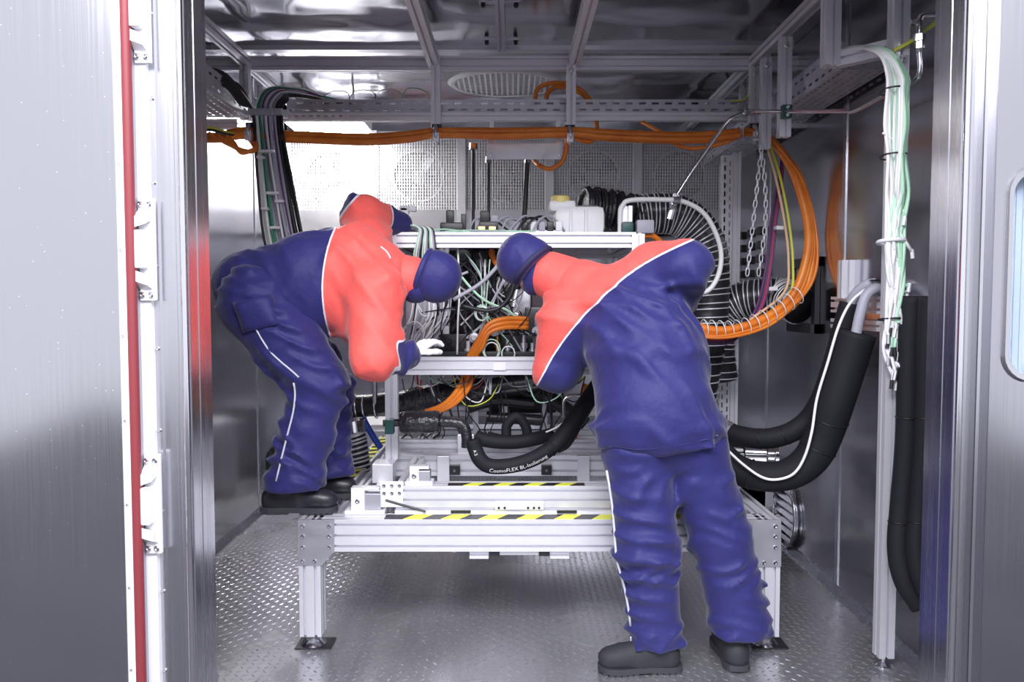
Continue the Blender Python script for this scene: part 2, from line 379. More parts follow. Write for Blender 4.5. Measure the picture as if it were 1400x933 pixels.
# ---------------------------------------------------------------- cooling units on the rear wall
def cooling(k, x0, x1, label):
    o = thing('cooling_unit', label, 'cooling unit', ((x0+x1)/2, 6.05, 1.95), 'fan cooling units on the rear wall')
    yf = 6.05; zt = U(700, 186, yf).z; zg = U(700, 287, yf).z; zb = U(700, 318, yf).z; xc = (x0+x1)/2; zc = U(700, 240, yf).z; R = .192
    m = MB(); m.box((x0, yf + .14, zb), (x1, YB, zt + .04)); m.box((x0, yf + .02, zb), (x0 + .02, YB, zt + .04)); m.box((x1 - .02, yf + .02, zb), (x1, YB, zt + .04)); m.box((x0, yf + .02, zt), (x1, YB, zt + .04)); m.box((x0, yf + .02, zb), (x1, YB, zb + .02)); m.build('housing', 'coil', o)
    MB().box((x0 + .012, yf, zb), (x1 - .012, yf + .02, zg)).build('lower_plate', 'coil', o)
    for a in (x0, x1 - .03): MB().box((a, yf - .012, zb), (a + .03, yf + .02, zt + .04)).build('edge_rail', 'alu', o)
    g = MB(); n = 30
    for i in range(n + 1):
        x = x0 + .035 + (x1 - x0 - .07) * i / n; g.box((x - .0042, yf, zg), (x + .0042, yf + .003, zt))
    n2 = int((zt - zg) / .0235)
    for i in range(n2 + 1):
        z = zg + (zt - zg) * i / n2; g.box((x0 + .03, yf + .003, z - .003), (x1 - .03, yf + .006, z + .003))
    tag(g.build('grille', 'white', o, fix=False), kind='stuff')
    # nozzle plate with the round fan opening
    q = MB(); n = 40; zz0, zz1 = zg - .02, zt; y = yf + .05
    ci = [V((xc + R * math.cos(2*math.pi*i/n), y, zc + R * math.sin(2*math.pi*i/n))) for i in range(n)]; co = []
    for p in ci:
        d = p - V((xc, y, zc)); t_ = min([((x1 - .02 - xc) / abs(d.x)) if abs(d.x) > 1e-6 else 9, ((zz1 - zc) / d.z) if d.z > 1e-6 else 9, ((zc - zz0) / -d.z) if d.z < -1e-6 else 9]); co.append(V((xc, y, zc)) + d * t_)
    ring(q, ci, co); ring(q, ci, [p + V((0, .08, 0)) for p in ci]); q.build('nozzle_plate', 'galv', o)
    MB().torus((xc, y - .006, zc), (0, 1, 0), R, .011, 40, 8).build('fan_ring', 'white', o, 'all')
    MB().lathe((xc, y + .03, zc), (0, 1, 0), [(.055, 0), (.065, .01), (.065, .07)], 20).build('fan_hub', 'galv', o, True)
    b0 = None
    for i in range(5):
        a = 2 * math.pi * i / 5 + k; ca, sa = math.cos(a), math.sin(a); m = MB()
        def pt(r, an, dy): return (xc + r * math.cos(a + an), y + .06 + dy, zc + r * math.sin(a + an))
        m._add([pt(.06, -.35, -.015), pt(.12, -.25, -.02), pt(.182, -.12, -.02), pt(.182, .5, .02), pt(.12, .42, .02), pt(.06, .4, .015)], [(0, 1, 4, 5), (1, 2, 3, 4)])
        solid(m.build('fan_blade', 'alu_dark', o), .003)
    return o
seams = [XL + .012, -1.042, -.38, .283, .945, XR - .012]
lab = ['cooling fan unit in the corner behind the hanging cable bundle', 'second cooling fan unit from the hanging cable bundle', 'middle cooling fan unit behind the hanging white plate', 'cooling fan unit behind the open black hose end', 'cooling fan unit behind the ribbed hose bend']
for k in range(5): cooling(k, seams[k], seams[k+1], lab[k])
# blank bulkhead over the units, and lamp
o = MB().box((XL + .012, 6.08, U(700, 186, 6.05).z + .04), (XR - .012, YB, ZC)).build('wall_bulkhead', 'steel'); tag(struct(o), 'steel bulkhead over the fan cooling units', 'wall')
lp = thing('ceiling_lamp', 'bright white lamp panel above the cooling units near cable bundle', 'lamp', tuple(U(450, 172, 5.6)))
a0, a1 = U(392, 172, 5.6), U(500, 172, 5.6)
MB().box((a0.x, 5.5, a0.z + .01), (a1.x, 5.85, a0.z + .07)).build('lamp_housing', 'white', lp)
MB().box((a0.x + .02, 5.52, a0.z - .005), (a1.x - .02, 5.83, a0.z + .01)).build('diffuser', 'lamp', lp)
for x in (a0.x + .1, a1.x - .1): MB().cyl((x, 5.68, a0.z + .07), (x, 5.68, ZC), .008, 8).build('rod', 'chrome', lp)
# oval perforated ceiling vent
c = UZ(690, 113, ZC); RX, RY = .36, .30
ov = thing('ceiling_vent', 'oval perforated vent set in the ceiling', 'vent', tuple(c))
n = 40; e = lambda s, z: [V((c.x + RX * s * math.cos(2*math.pi*i/n), c.y + RY * s * math.sin(2*math.pi*i/n), z)) for i in range(n)]
m = MB(); ring(m, e(1.06, ZC - .004), e(1.0, ZC - .02)); ring(m, e(1.0, ZC - .02), e(.93, ZC - .016)); m.build('rim', 'white', ov, True)
m = MB(); st = .036
for i in range(-10, 11):
    for j in range(-9, 10):
        x, y = i * st, j * st
        if (x / RX) ** 2 + (y / RY) ** 2 > .90: continue
        A = [V((c.x + x + a * st / 2, c.y + y + b * st / 2, ZC - .014)) for a, b in ((-1,-1),(1,-1),(1,1),(-1,1))]
        B = [V((c.x + x + a * .011, c.y + y + b * .011, ZC - .014)) for a, b in ((-1,-1),(1,-1),(1,1),(-1,1))]; ring(m, A, B)
m.build('perforated_plate', 'white', ov, fix=False)
# round louvre on the side wall
c = UX(1077, 703, XR - .004); Rv = .185
rv = thing('round_wall_vent', 'round louvred vent low on the steel side wall', 'vent', tuple(c))
dpt = .024   # a shallow duct collar standing proud of the wall, louvres across its mouth
MB().torus(c + V((-dpt, 0, 0)), (1, 0, 0), Rv, .010, 32, 8).build('rim', 'steel_frame', rv, 'all')
ring_ = lambda x: [c + V((x, Rv * math.cos(2*math.pi*i/32), Rv * math.sin(2*math.pi*i/32))) for i in range(32)]
m = MB(); ring(m, ring_(-dpt), ring_(.004)); solid(m.build('collar', 'steel', rv, True), .004)
for i in range(-3, 4):
    z = i * .047; hw = math.sqrt(max(Rv**2 - z*z, .001)) * .98; MB().cbox((c.x - dpt + .010, c.y, c.z + z), (.003, 2 * hw, .024), Matrix.Rotation(.7, 3, 'Y')).build('slat', 'steel', rv)
# ---------------------------------------------------------------- ceiling profile grid
def beam(name, label, segs, group=None, cat='profile rail'):
    """segs: list of (p0,p1,w,h,side,nw,nh)"""
    m = MB(); profile(m, *segs); return tag(m.build(name, 'alu'), label, cat, group)
ZR = 2.775
beam('ceiling_cross_beam', 'long slotted aluminium beam crossing under the ceiling', ((XL + .001, 4.55, ZR), (XR - .001, 4.55, ZR), .045, .078, (0, 1, 0), 1, 2))
beam('ceiling_rail', 'aluminium ceiling rail above the hanging cable bundle', ((-1.48, YF1, ZR), (-1.48, 4.527, ZR), .045, .06, (1, 0, 0), 1, 1), 'ceiling rails')
beam('ceiling_rail', 'aluminium ceiling rail between cross beam and lamp corner', ((-1.48, 4.573, ZR), (-1.48, YB - .27, ZR), .045, .06, (1, 0, 0), 1, 1), 'ceiling rails')
beam('ceiling_rail', 'aluminium ceiling rail over the crouching worker side of oval vent', ((-.435, YF1, ZR), (-.435, 4.527, ZR), .06, .06, (1, 0, 0), 1, 1), 'ceiling rails')
beam('ceiling_rail', 'aluminium ceiling rail over the bending worker', ((.345, YF1, ZR), (.345, 4.527, ZR), .06, .06, (1, 0, 0), 1, 1), 'ceiling rails')
beam('ceiling_rail', 'aluminium ceiling rail above the perforated side cable tray', ((1.345, YF1, ZR), (1.345, 4.527, ZR), .045, .06, (1, 0, 0), 1, 1), 'ceiling rails')
beam('ceiling_rail', 'aluminium ceiling rail from cross beam to chain side corner', ((1.345, 4.573, ZR), (1.345, YB - .27, ZR), .045, .06, (1, 0, 0), 1, 1), 'ceiling rails')
cs = thing('ceiling_strut', 'dark slotted strut fixed to the ceiling above oval vent', 'strut', (-.06, 4, ZC - .03))
m = MB(); profile(m, (-.06, 2.9, ZC - .027), (-.06, 4.59, ZC - .027), .045, .045, (1, 0, 0)); m.build('strut_rail', 'galv', cs)
for y in (3.94, 4.5):
    MB().box((-.16, y - .015, ZC - .012), (.04, y + .015, ZC - .004)).build('cross_plate', 'galv', cs)
    put_screws(cs, [(-.14, y, ZC - .012), (.02, y, ZC - .012)], (0, 0, -1), .012, .02, 'dark', 'bolt')
def post(px, py0, py1, Y, w=.045, label='', name='hanger_post', d=.045, group='aluminium hanger posts', nw=1, bolt=True):
    a, b = U(px, py0, Y), U(px, py1, Y); x = (a.x + b.x) / 2
    o = thing(name, label, 'post', (x, Y, b.z), group)
    m = MB(); profile(m, (x, Y, b.z), (x, Y, a.z), w, d, (1, 0, 0), nw, 1); m.build('profile', 'alu', o)
    if bolt: put_screws(o, [(x, Y - d/2 - .0, a.z - .04)], (0, -1, 0), .014, .008, 'galv', 'bolt')
    return o
post(335.5, 89, 164, 4.50, .052, 'aluminium hanger post beside the hanging cable bundle')
post(355, 106, 135, 5.0, .05, 'short aluminium hanger post behind the cable bundle')
hp = [post(596, 80, 176, 4.49, .052, 'aluminium hanger post on cross beam nearer the crouching worker'),
      post(780.5, 88, 176, 4.49, .052, 'aluminium hanger post on cross beam over the bending worker')]
post(1031, 92, 168, 4.48, .052, 'aluminium hanger post where orange cables turn down')
post(1017, 108, 140, 4.95, .05, 'short aluminium hanger post behind the cable turn')
post(1046.5, 80, 204, 4.20, .05, 'aluminium hanger post holding the hanging chain')
post(1072.5, 52, 188, 3.86, .055, 'long aluminium hanger post carrying the green pipe clamp')
post(1136, -40, 91, 3.30, .062, 'aluminium hanger post at the mouth of side cable tray', d=.06)
# tall post on its foot
fp = UZ(1205, 912, 0); TX, TY = fp.x + .006, fp.y
tp = thing('tall_post', 'tall floor-standing aluminium post carrying the white cable bundle', 'post', (TX, TY, 0))
m = MB(); profile(m, (TX, TY, .045), (TX, TY, ZC - .001), .06, .06, (1, 0, 0)); m.build('profile', 'alu', tp)
MB().lathe((TX, TY, 0), (0, 0, 1), [(.026, 0), (.028, .006), (.012, .018), (.008, .022), (.008, .05)], 16).build('levelling_foot', 'chrome', tp, True)
a = U(1147, 82, 3.30); b = U(1222, 82, 3.30)
beam('tray_bracket_arm', 'short aluminium arm joining hanger post to the tall post', ((a.x + .0, 3.30, a.z), (TX + .01, 3.14, a.z + .0), .045, .06, (0, 1, 0), 1, 1), cat='arm')
ap = thing('angle_plate', 'dark angle plate bolted on the tall post', 'plate', (TX + .03, TY - .03, 2.3))
q0, q1 = U(1229, 76, TY - .033), U(1241, 104, TY - .033)
MB().box((q0.x, TY - .038, q1.z), (q1.x, TY - .03, q0.z)).build('plate', 'alu_dark', ap)
put_screws(ap, [((q0.x + q1.x)/2, TY - .038, q0.z - .02), ((q0.x + q1.x)/2, TY - .038, q1.z + .02)], (0, -1, 0), .010, .006, 'chrome', 'bolt')
# ---------------------------------------------------------------- perforated cable trays
def tray_y(name, label, x0, x1, y0, y1, z, hh):
    o = thing(name, label, 'cable tray', ((x0+x1)/2, (y0+y1)/2, z), 'perforated cable trays')
    solid(MB().sheet((x0, y0, z), (0, 1, 0), (1, 0, 0), y1 - y0, x1 - x0, 5, .05, .03, .011).build('tray_floor', 'galv', o, fix=False), .002)
    for x in (x0, x1): solid(MB().sheet((x, y0, z), (0, 1, 0), (0, 0, 1), y1 - y0, hh, 2, .075, .038, .012).build('tray_side', 'galv', o, fix=False), .002)
    for x in (x0, x1): MB().cbox((x, (y0+y1)/2, z + hh), (.008, y1 - y0, .006)).build('tray_lip', 'galv', o)
    return o
zt = U(1147, 95, 3.36).z
tray_y('cable_tray', 'perforated cable tray along the wall above insulated hoses', 1.365, 1.56, 3.36, 5.4, zt, .11)
zl = U(300, 160, 4.45).z
tray_y('cable_tray', 'perforated cable tray along the wall of the crouching worker', -1.70, -1.455, 3.3, 4.46, zl, .11)
o = thing('cable_tray', 'long perforated cable tray crossing the chamber above orange cables', 'cable tray', (0, 4.75, 2.5), 'perforated cable trays')
z0 = U(700, 155, 4.60).z; z1 = U(700, 137, 4.60).z; xa, xb = U(392, 150, 4.6).x, U(1020, 150, 4.6).x
solid(MB().sheet((xa, 4.60, z0), (1, 0, 0), (0, 0, 1), xb - xa, z1 - z0, 2, .075, .04, .012).build('tray_side', 'galv', o, fix=False), .002)
solid(MB().sheet((xa, 4.80, z0), (1, 0, 0), (0, 0, 1), xb - xa, z1 - z0, 2, .075, .04, .012).build('tray_side', 'galv', o, fix=False), .002)
solid(MB().sheet((xa, 4.60, z0), (1, 0, 0), (0, 1, 0), xb - xa, .2, 4, .05, .026, .013).build('tray_floor', 'galv', o, fix=False), .002)
for y in (4.6, 4.8): MB().cbox(((xa+xb)/2, y, z1), (xb - xa, .008, .006)).build('tray_lip', 'galv', o)
zb_ = U(700, 160, 4.575).z
c0 = U(390, 160, 4.56).x; c1 = U(477, 160, 4.56).x; c2 = U(592, 160, 4.56).x
m = MB(); m.sheet((c0, 4.555, zb_ - .022), (1, 0, 0), (0, 0, 1), c1 - c0, .04, 1, .042, .02, .012)
cc = solid(tag(m.build('perforated_channel', 'alu', fix=False), 'short perforated channel under the long tray by cable bundle', 'channel'), .004)
beam('tray_support_rail', 'aluminium rail under the long tray', ((XL + .26, 4.585, zb_), (XR - .18, 4.585, zb_), .045, .045, (0, 1, 0), 1, 1), cat='rail')
beam('tray_support_rail', 'aluminium rail under the tray end by the crouching worker', ((XL + .001, 4.485, U(300, 170, 4.48).z), (-1.52, 4.485, U(300, 170, 4.48).z), .05, .05, (0, 1, 0), 1, 1), cat='rail')
r0 = U(1053, 168, 4.4)
beam('tray_support_rail', 'short aluminium rail under the side tray by chain post', ((r0.x, 4.4, r0.z), (XR - .001, 4.4, r0.z), .045, .05, (0, 1, 0), 1, 1), cat='rail')
# lower short tray beyond the cable turn, and upright slotted channel in the rear corner
q = U(985, 208, 4.75)
tray_y('cable_tray', 'small perforated cable tray dropping below the orange cable turn', 1.235, 1.345, 4.3, 5.2, U(1000, 197, 4.5).z, .05)
ux = U(996, 300, 4.75).x
o = thing('slotted_upright', 'upright slotted channel standing behind the ribbed hose', 'channel', (ux, 4.75, 0))
solid(MB().sheet((ux - .045, 4.73, 0), (0, 0, 1), (1, 0, 0), 2.3, .06, 2, .05, .03, .010).build('channel_face', 'alu', o, fix=False), .003)
solid(MB().sheet((ux - .045, 4.73, 0), (0, 0, 1), (0, 1, 0), 2.3, .04, 1, .05, .03, .010).build('channel_side', 'alu', o, fix=False), .003)
m = MB(); profile(m, (ux + .045, 4.76, 0), (ux + .045, 4.76, 2.36), .045, .045, (1, 0, 0)); m.build('profile', 'alu', o)
# ================================================================ the test bench table
foot = UZ(432, 882, 0); YT = foot.y - .045      # front face of the legs
ZT = U(500, 711, YT).z; XT0, XT1 = U(407.5, 740, YT).x, U(1068, 740, YT).x; YTB = 5.25
BW, LW = .135, .09
TB = thing('test_bench_table', 'low aluminium profile table standing on four levelling feet', 'table', ((XT0+XT1)/2, YT + 1, 0))
def prof(name, parent, *a, m='alu'):
    mb = MB(); profile(mb, *a); return mb.build(name, m, parent)
for x in (XT0 + LW/2, XT1 - LW/2):
    for y in (YT + LW/2 + .006, YTB - LW/2):
        prof('leg', TB, (x, y, .05), (x, y, ZT - BW), LW, LW, (1, 0, 0), 2, 2)
        f = MB().lathe((x, y, 0), (0, 0, 1), [(.052, 0), (.054, .008), (.028, .034), (.014, .038), (.014, .06)], 24).build('levelling_foot', 'chrome', TB, True)
        MB().cbox((x + .01, y, .003), (.15, .11, .006)).build('foot_pad', 'dark', TB)
xm0, xm1 = XT0 + .004, XT1 - .004
prof('front_beam', TB, (xm0 + .05, YT + .05, ZT - BW/2), (xm1 - .05, YT + .05, ZT - BW/2), .09, BW, (0, 1, 0), 2, 3)
prof('rear_beam', TB, (xm0 + .05, YTB - .05, ZT - BW/2), (xm1 - .05, YTB - .05, ZT - BW/2), .09, BW, (0, 1, 0), 2, 3)
for x in (XT0 + .05, XT1 - .05): prof('side_beam', TB, (x, YT + .006, ZT - BW/2), (x, YTB, ZT - BW/2), .09, BW, (1, 0, 0), 2, 3)
for s, pts in ((1, [(407.5,711),(457,711),(457,755),(440,773.5),(407.5,773.5)]), (-1, [(1017,711),(1068,711),(1068,775.5),(1036,775.5),(1017,752)])):
    g = MB().prism([U(x, y, YT) for x, y in pts], (0, .006, 0)).build('gusset_plate', 'alu_dark', TB)
    bl = [(414, 720), (450, 720), (414, 734), (450, 734), (414, 749), (450, 749), (414, 768), (430, 768)] if s == 1 else [(1026, 720), (1060, 720), (1026, 734), (1060, 734), (1026, 749), (1060, 749), (1045, 770), (1060, 770)]
    put_screws(g, [U(x, y, YT) for x, y in bl], (0, -1, 0), .0085, .007, 'chrome', 'bolt')
# transport bracket below the front beam
TBK = thing('transport_bracket', 'aluminium bracket block hanging under the front beam', 'bracket', tuple(U(710, 762, YT + .05)))
zz = ZT - BW
for a, b in ((642, 668), (752, 778)):
    p, q = U(a, 757, YT + .03), U(b, 757, YT + .03)
    prof('bracket_block', TBK, (p.x, YT + .05, zz - .018), (q.x, YT + .05, zz - .018), .06, .034, (0, 1, 0))
MB().box((U(668, 757, YT).x, YT + .03, zz - .022), (U(752, 757, YT).x, YT + .07, zz - .0)).build('bar', 'white', TBK)
for a, b in ((668, 683), (737, 752)): MB().box((U(a, 757, YT).x, YT + .025, zz - .026), (U(b, 757, YT).x, YT + .029, zz)).build('end_stop', 'dark', TBK)
# hazard tapes: alternating pieces
def hazard(label, p0, p1, wdir, wd, n, first=0):
    p0, p1, wv = V(p0), V(p1), V(wdir).normalized() * wd; o = thing('hazard_tape', label, 'tape', tuple(p0), 'striped hazard tapes'); d = (p1 - p0) / n
    for i in range(n):
        a = p0 + d * i; b = a + d; sk = d * .55
        A = a if i == 0 else a; quad = [a, b, b + wv + (sk if i < n - 1 else V((0,0,0))), a + wv + (sk if i > 0 else V((0,0,0)))]
        MB().prism(quad, (0, 0, .0016)).build('stripe', 'tape_y' if (i + first) % 2 else 'tape_k', o)
    return o
hazard('striped hazard tape along the table front beam', (U(525, 712, YT + .005).x, YT + .008, ZT), (U(965, 712, YT + .005).x, YT + .008, ZT), (0, 1, 0), .07, 17)
hazard('striped hazard tape along the side beam behind the boots', (XT0 + .02, 3.95, ZT), (XT0 + .02, 5.2, ZT), (1, 0, 0), .06, 20)
hazard('striped hazard tape on the side beam under the boots', (XT0 + .02, YT + .12, ZT), (XT0 + .02, 3.75, ZT), (1, 0, 0), .06, 6, 1)
# inner sliding carriage
YC = 3.335; zc0, zc1 = U(700, 701, YC).z, U(700, 668, YC).z
CR = thing('sliding_carriage', 'aluminium carriage frame lying on the table', 'carriage', (0, YC, ZT))
x0, x1 = U(540, 690, YC).x, .83
hc = zc1 - ZT + .01
prof('front_bar', CR, (x0, YC + .045, ZT + hc/2), (x1, YC + .045, ZT + hc/2), .09, hc, (0, 1, 0), 2, 3)
for x in (x0 + .03, x1 - .03): prof('side_bar', CR, (x, YC + .09, ZT + hc/2), (x, 5.0, ZT + hc/2), .06, hc, (1, 0, 0), 1, 2)
pl = MB().prism([U(520, 657, YC - .004), U(545, 666, YC - .004), U(545, 680, YC - .004), U(522, 680, YC - .004)], (0, .006, 0)) 
pl = MB().box((x0 - .06, YC - .006, ZT + hc * .25), (x0 + .035, YC, ZT + hc + .02)).build('joint_plate', 'white', CR)
put_screws(pl, [(x0 + dx, YC - .006, ZT + hc + .02 - dz) for dx in (-.045, -.012, .02) for dz in (.018, .05)], (0, -1, 0), .008, .006, 'chrome', 'bolt')
YC2 = 3.98; za, zb = U(700, 651, YC2).z, U(700, 623, YC2).z
x2, x3 = U(525, 640, YC2).x, .8
prof('upper_bar', CR, (x2, YC2 + .045, (za+zb)/2), (x3, YC2 + .045, (za+zb)/2), .09, zb - za, (0, 1, 0), 2, 2)
for px in (606, 798):
    p = U(px, 640, YC2 - .03); MB().cbox((p.x, YC2 - .016, (za + zb)/2 - .035), (.062, .03, zb - za + .075), bev=.004).build('upright_block', 'alu', CR)
for px in (600, 705, 800, 560): MB().box((U(px, 650, 4).x, 4.0, ZT + hc - .002), (U(px, 650, 4).x + .05, 4.05, za + .002)).build('riser', 'alu_dark', CR)
za2, zb2 = U(700, 619, 4.1).z, U(700, 602, 4.1).z
prof('rear_bar', CR, (U(545, 610, 4.1).x, 4.14, (za2+zb2)/2), (U(640, 610, 4.1).x, 4.14, (za2+zb2)/2), .06, zb2 - za2, (0, 1, 0), 1, 2)
prof('rear_bar', CR, (U(735, 610, 4.1).x, 4.14, (za2+zb2)/2), (.8, 4.14, (za2+zb2)/2), .06, zb2 - za2, (0, 1, 0), 1, 2)
for px in (562, 625, 770): MB().box((U(px, 620, 4.1).x, 4.1, zb - .003), (U(px, 620, 4.1).x + .045, 4.15, za2 + .002)).build('spacer', 'white', CR)
MB().cbox((U(637, 612, 4.05).x, 4.06, U(637, 612, 4.05).z + .01), (.085, .06, .12), bev=.004).build('bearing_block', 'alu', CR)
MB().cbox((U(700, 612, 4.05).x, 4.08, U(700, 612, 4.05).z), (.42, .06, .06), bev=.004).build('bed_plate', 'alu_dark', CR)
for px in (622, 747):
    p = U(px, 642, YC2 - .005); k = MB().cbox((p.x, YC2 - .016, p.z), (.052, .03, .05), bev=.003).build('end_stop', 'black', CR)
    put_screws(k, [(p.x, YC2 - .031, p.z)], (0, -1, 0), .009, .006, 'chrome', 'bolt')
hazard('striped hazard tape on the carriage front bar', (U(612, 665, YC).x, YC + .004, ZT + hc), (U(800, 665, YC).x, YC + .004, ZT + hc), (0, 1, 0), .05, 9)
# cross members of the carriage
for y in (4.4, 4.8): prof('cross_bar', CR, (x0 + .06, y, ZT + hc/2), (x1 - .06, y, ZT + hc/2), .06, hc, (0, 1, 0), 1, 2)
# drip label strip on the front bar and clamps
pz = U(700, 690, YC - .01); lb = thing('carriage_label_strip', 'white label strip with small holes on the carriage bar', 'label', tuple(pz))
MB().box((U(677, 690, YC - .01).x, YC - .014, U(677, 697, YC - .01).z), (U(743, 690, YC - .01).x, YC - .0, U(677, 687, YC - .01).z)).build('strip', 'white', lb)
for px in (682, 690, 722, 730, 737): MB().cyl(U(px, 695, YC - .0145), U(px, 695, YC - .0145) + V((0, .002, 0)), .006, 10).build('plug', 'black', lb)  # flat black discs, shade inside the strip's holes put in as colour
for px, nm in ((610, 'flat black plate on the carriage bar near crouching worker side'), (755, 'flat black plate on the carriage bar near bending worker side')):
    p = U(px + 20, 700, YC); q = tag(MB().box((p.x - .042, YC - .004, p.z - .006), (p.x + .042, YC + .001, p.z + .006)).build('marker_plate', 'tape_k'), nm, 'plate')
def clamp(px, py, Y, wpx, label):
    p = U(px, py, Y); s = wpx * Y / FPX; z0 = ZT if Y < YC else ZT + hc; o = thing('clamp_block', label, 'clamp', (p.x, Y, z0), 'machined clamp blocks'); h = s * .72
    MB().cbox((p.x, Y + .03, z0 + .008), (s * 1.25, .08, .016), bev=.002).build('foot_plate', 'white', o)
    MB().cbox((p.x - s * .22, Y + .025, z0 + h * .5 + .008), (s * .42, .06, h), bev=.003).build('jaw', 'white', o)
    MB().cbox((p.x + s * .24, Y + .03, z0 + h * .45 + .008), (s * .52, .055, h * .72), bev=.003).build('block', 'alu_dark', o)
    put_screws(o, [(p.x - s * .22, Y - .005, z0 + h * .5 + .008)], (0, -1, 0), .011, .006, 'chrome', 'bolt')
    MB().cbox((p.x, Y + .03, z0 + h + .008), (s * .9, .05, .012), bev=.002).build('cap', 'alu', o)
clamp(499, 695, 3.325, 44, 'machined clamp block on the table corner by the boots')
clamp(573, 655, 3.345, 30, 'small machined clamp block on the carriage bar')
clamp(1003, 650, 3.7, 30, 'machined clamp block beside the bending worker hip')
# thin black lever rod, left linear rail
p, q = U(527, 684, 3.327), U(582, 700, 3.327)
tag(MB().tube([p, q + V((0, 0, .0))], .005, 8).build('lever_rod', 'dark'), 'thin black rod lying against the carriage bar', 'rod')
lr = thing('linear_rail', 'steel linear rail beside the boots', 'rail', (XT0 + .25, 4, ZT))
MB().box((XT0 + .24, YT + .13, ZT - .005), (XT0 + .28, 5.1, ZT + .03)).build('rail', 'chrome', lr)
for y in (3.86, 4.2): MB().cbox((XT0 + .26, y, ZT + .07), (.10, .14, .09), bev=.003).build('rail_carriage', 'alu', lr)
prof('floor_plate', lr, (XT0 + .15, YT + .13, ZT - .03), (XT0 + .15, 5.1, ZT - .03), .05, .05, (1, 0, 0))
# ================================================================ rig frame
YR = 3.95
RF = thing('rig_frame', 'upright aluminium profile frame holding the machinery', 'frame', (0, YR + .5, ZT + hc))
xr0, xr1 = U(536, 560, YR).x, .62; zr0 = zb
zm = U(700, 501, YR - .04).z; zu = U(640, 332, 4.12).z
for x in (xr0, xr1):
    for y in (YR, 4.95): prof('upright', RF, (x, y, zr0 - .01), (x, y, zu + (.03 if y < 4.5 else 0)), .062, .045, (1, 0, 0), 1, 1)
prof('middle_beam', RF, (xr0 + .031, YR - .0, zm), (xr1 - .031, YR, zm), .045, .088, (0, 1, 0), 1, 2)
prof('middle_beam', RF, (xr0 + .031, 4.95, zm), (xr1 - .031, 4.95, zm), .045, .088, (0, 1, 0), 1, 2)
prof('top_beam', RF, (xr0 + .031, YR, zu), (xr1 - .031, YR, zu), .045, .075, (0, 1, 0), 1, 2)
prof('top_beam', RF, (xr0 + .031, 4.95, zu), (xr1 - .031, 4.95, zu), .045, .075, (0, 1, 0), 1, 2)
for x in (xr0, xr1):
    prof('side_rail', RF, (x, YR + .023, zm), (x, 4.927, zm), .045, .088, (1, 0, 0), 1, 2)
    prof('side_rail', RF, (x, YR + .023, zu), (x, 4.927, zu), .045, .075, (1, 0, 0), 1, 2)
pm = U(608, 440, 4.2)
prof('inner_post', RF, (pm.x, 4.2, U(608, 437, 4.2).z), (pm.x, 4.2, zu - .02), .05, .045, (1, 0, 0), 1, 1)
pk = U(683, 501, YR - .03); MB().box((pk.x - .03, YR - .027, pk.z - .02), (pk.x + .03, YR - .022, pk.z + .02)).build('joining_plate', 'white', RF)
MB().box((xr0, 4.0, zu + .036), (xr1, 4.9, zu + .044)).build('top_shelf', 'alu', RF)
prof('lower_bar', RF, (xr0 + .03, 4.9, zr0 + .1), (xr1 - .03, 4.9, zr0 + .1), .045, .06, (0, 1, 0))
MB().box((xr0 + .03, 4.99, zr0), (xr1 - .03, 5.0, zm)).build('rear_panel', 'alu_dark', RF)
# ---------------------------------------------------------------- machinery inside
EN = thing('drive_unit', 'black drive unit crowded with pipes inside the rig frame', 'engine', (-.15, 4.5, zm))
def P(x, y, Y): return U(x, y, Y)
def block(name, px, py, Y, wpx, hpx, d, m='black', parent=EN, bev=.012):
    c = P(px, py, Y); return MB().cbox((c.x, Y + d/2, c.z), (wpx * Y / FPX, d, hpx * Y / FPX), bev=bev).build(name, m, parent, 35)
block('housing', 668, 425, 4.42, 120, 165, .4)
block('cover', 655, 375, 4.34, 62, 70, .12, 'foil', bev=.03)
block('cover', 700, 390, 4.34, 40, 45, .1, 'alu_dark', bev=.02)
block('gearbox', 703, 410, 4.3, 46, 55, .12, 'galv', bev=.02)
block('pump_body', 640, 445, 4.3, 40, 45, .14, 'black', bev=.02)
block('junction_box', 620, 470, 4.14, 38, 26, .12, 'black', bev=.006)
block('junction_box', 702, 470, 4.16, 52, 24, .12, 'black', bev=.006)
block('bracket', 608, 455, 4.18, 12, 18, .06, 'white', bev=.002)
block('base_tray', 690, 486, 4.05, 260, 10, .7, 'dark', bev=.002)
def disc(name, px, py, Y, r, d, m='black', n=20): c = P(px, py, Y); return MB().lathe(c, (0, -1, 0), [(r, -d), (r, 0), (r * .85, .008), (r * .45, .01), (r * .4, .025), (.006, .025)], n).build(name, m, EN, True)
block('manifold', 625, 385, 4.3, 34, 60, .12, 'foil', bev=.02); block('bellows', 678, 432, 4.24, 60, 40, .12, 'foil', bev=.03); block('plug', 650, 466, 4.12, 16, 14, .05, 'black', bev=.004); block('plug', 730, 440, 4.2, 24, 40, .08, 'black', bev=.01); block('heat_shield', 585, 430, 4.3, 60, 150, .03, 'alu_dark', bev=.004)
disc('pulley', 660, 405, 4.28, .085, .1, 'foil'); disc('flange', 692, 378, 4.24, .06, .08, 'alu'); disc('pulley', 633, 352, 4.2, .05, .1, 'black'); disc('cap', 705, 432, 4.2, .035, .06, 'chrome'); disc('flange', 648, 462, 4.1, .03, .06, 'galv'); disc('flange', 676, 452, 4.1, .035, .06, 'galv')
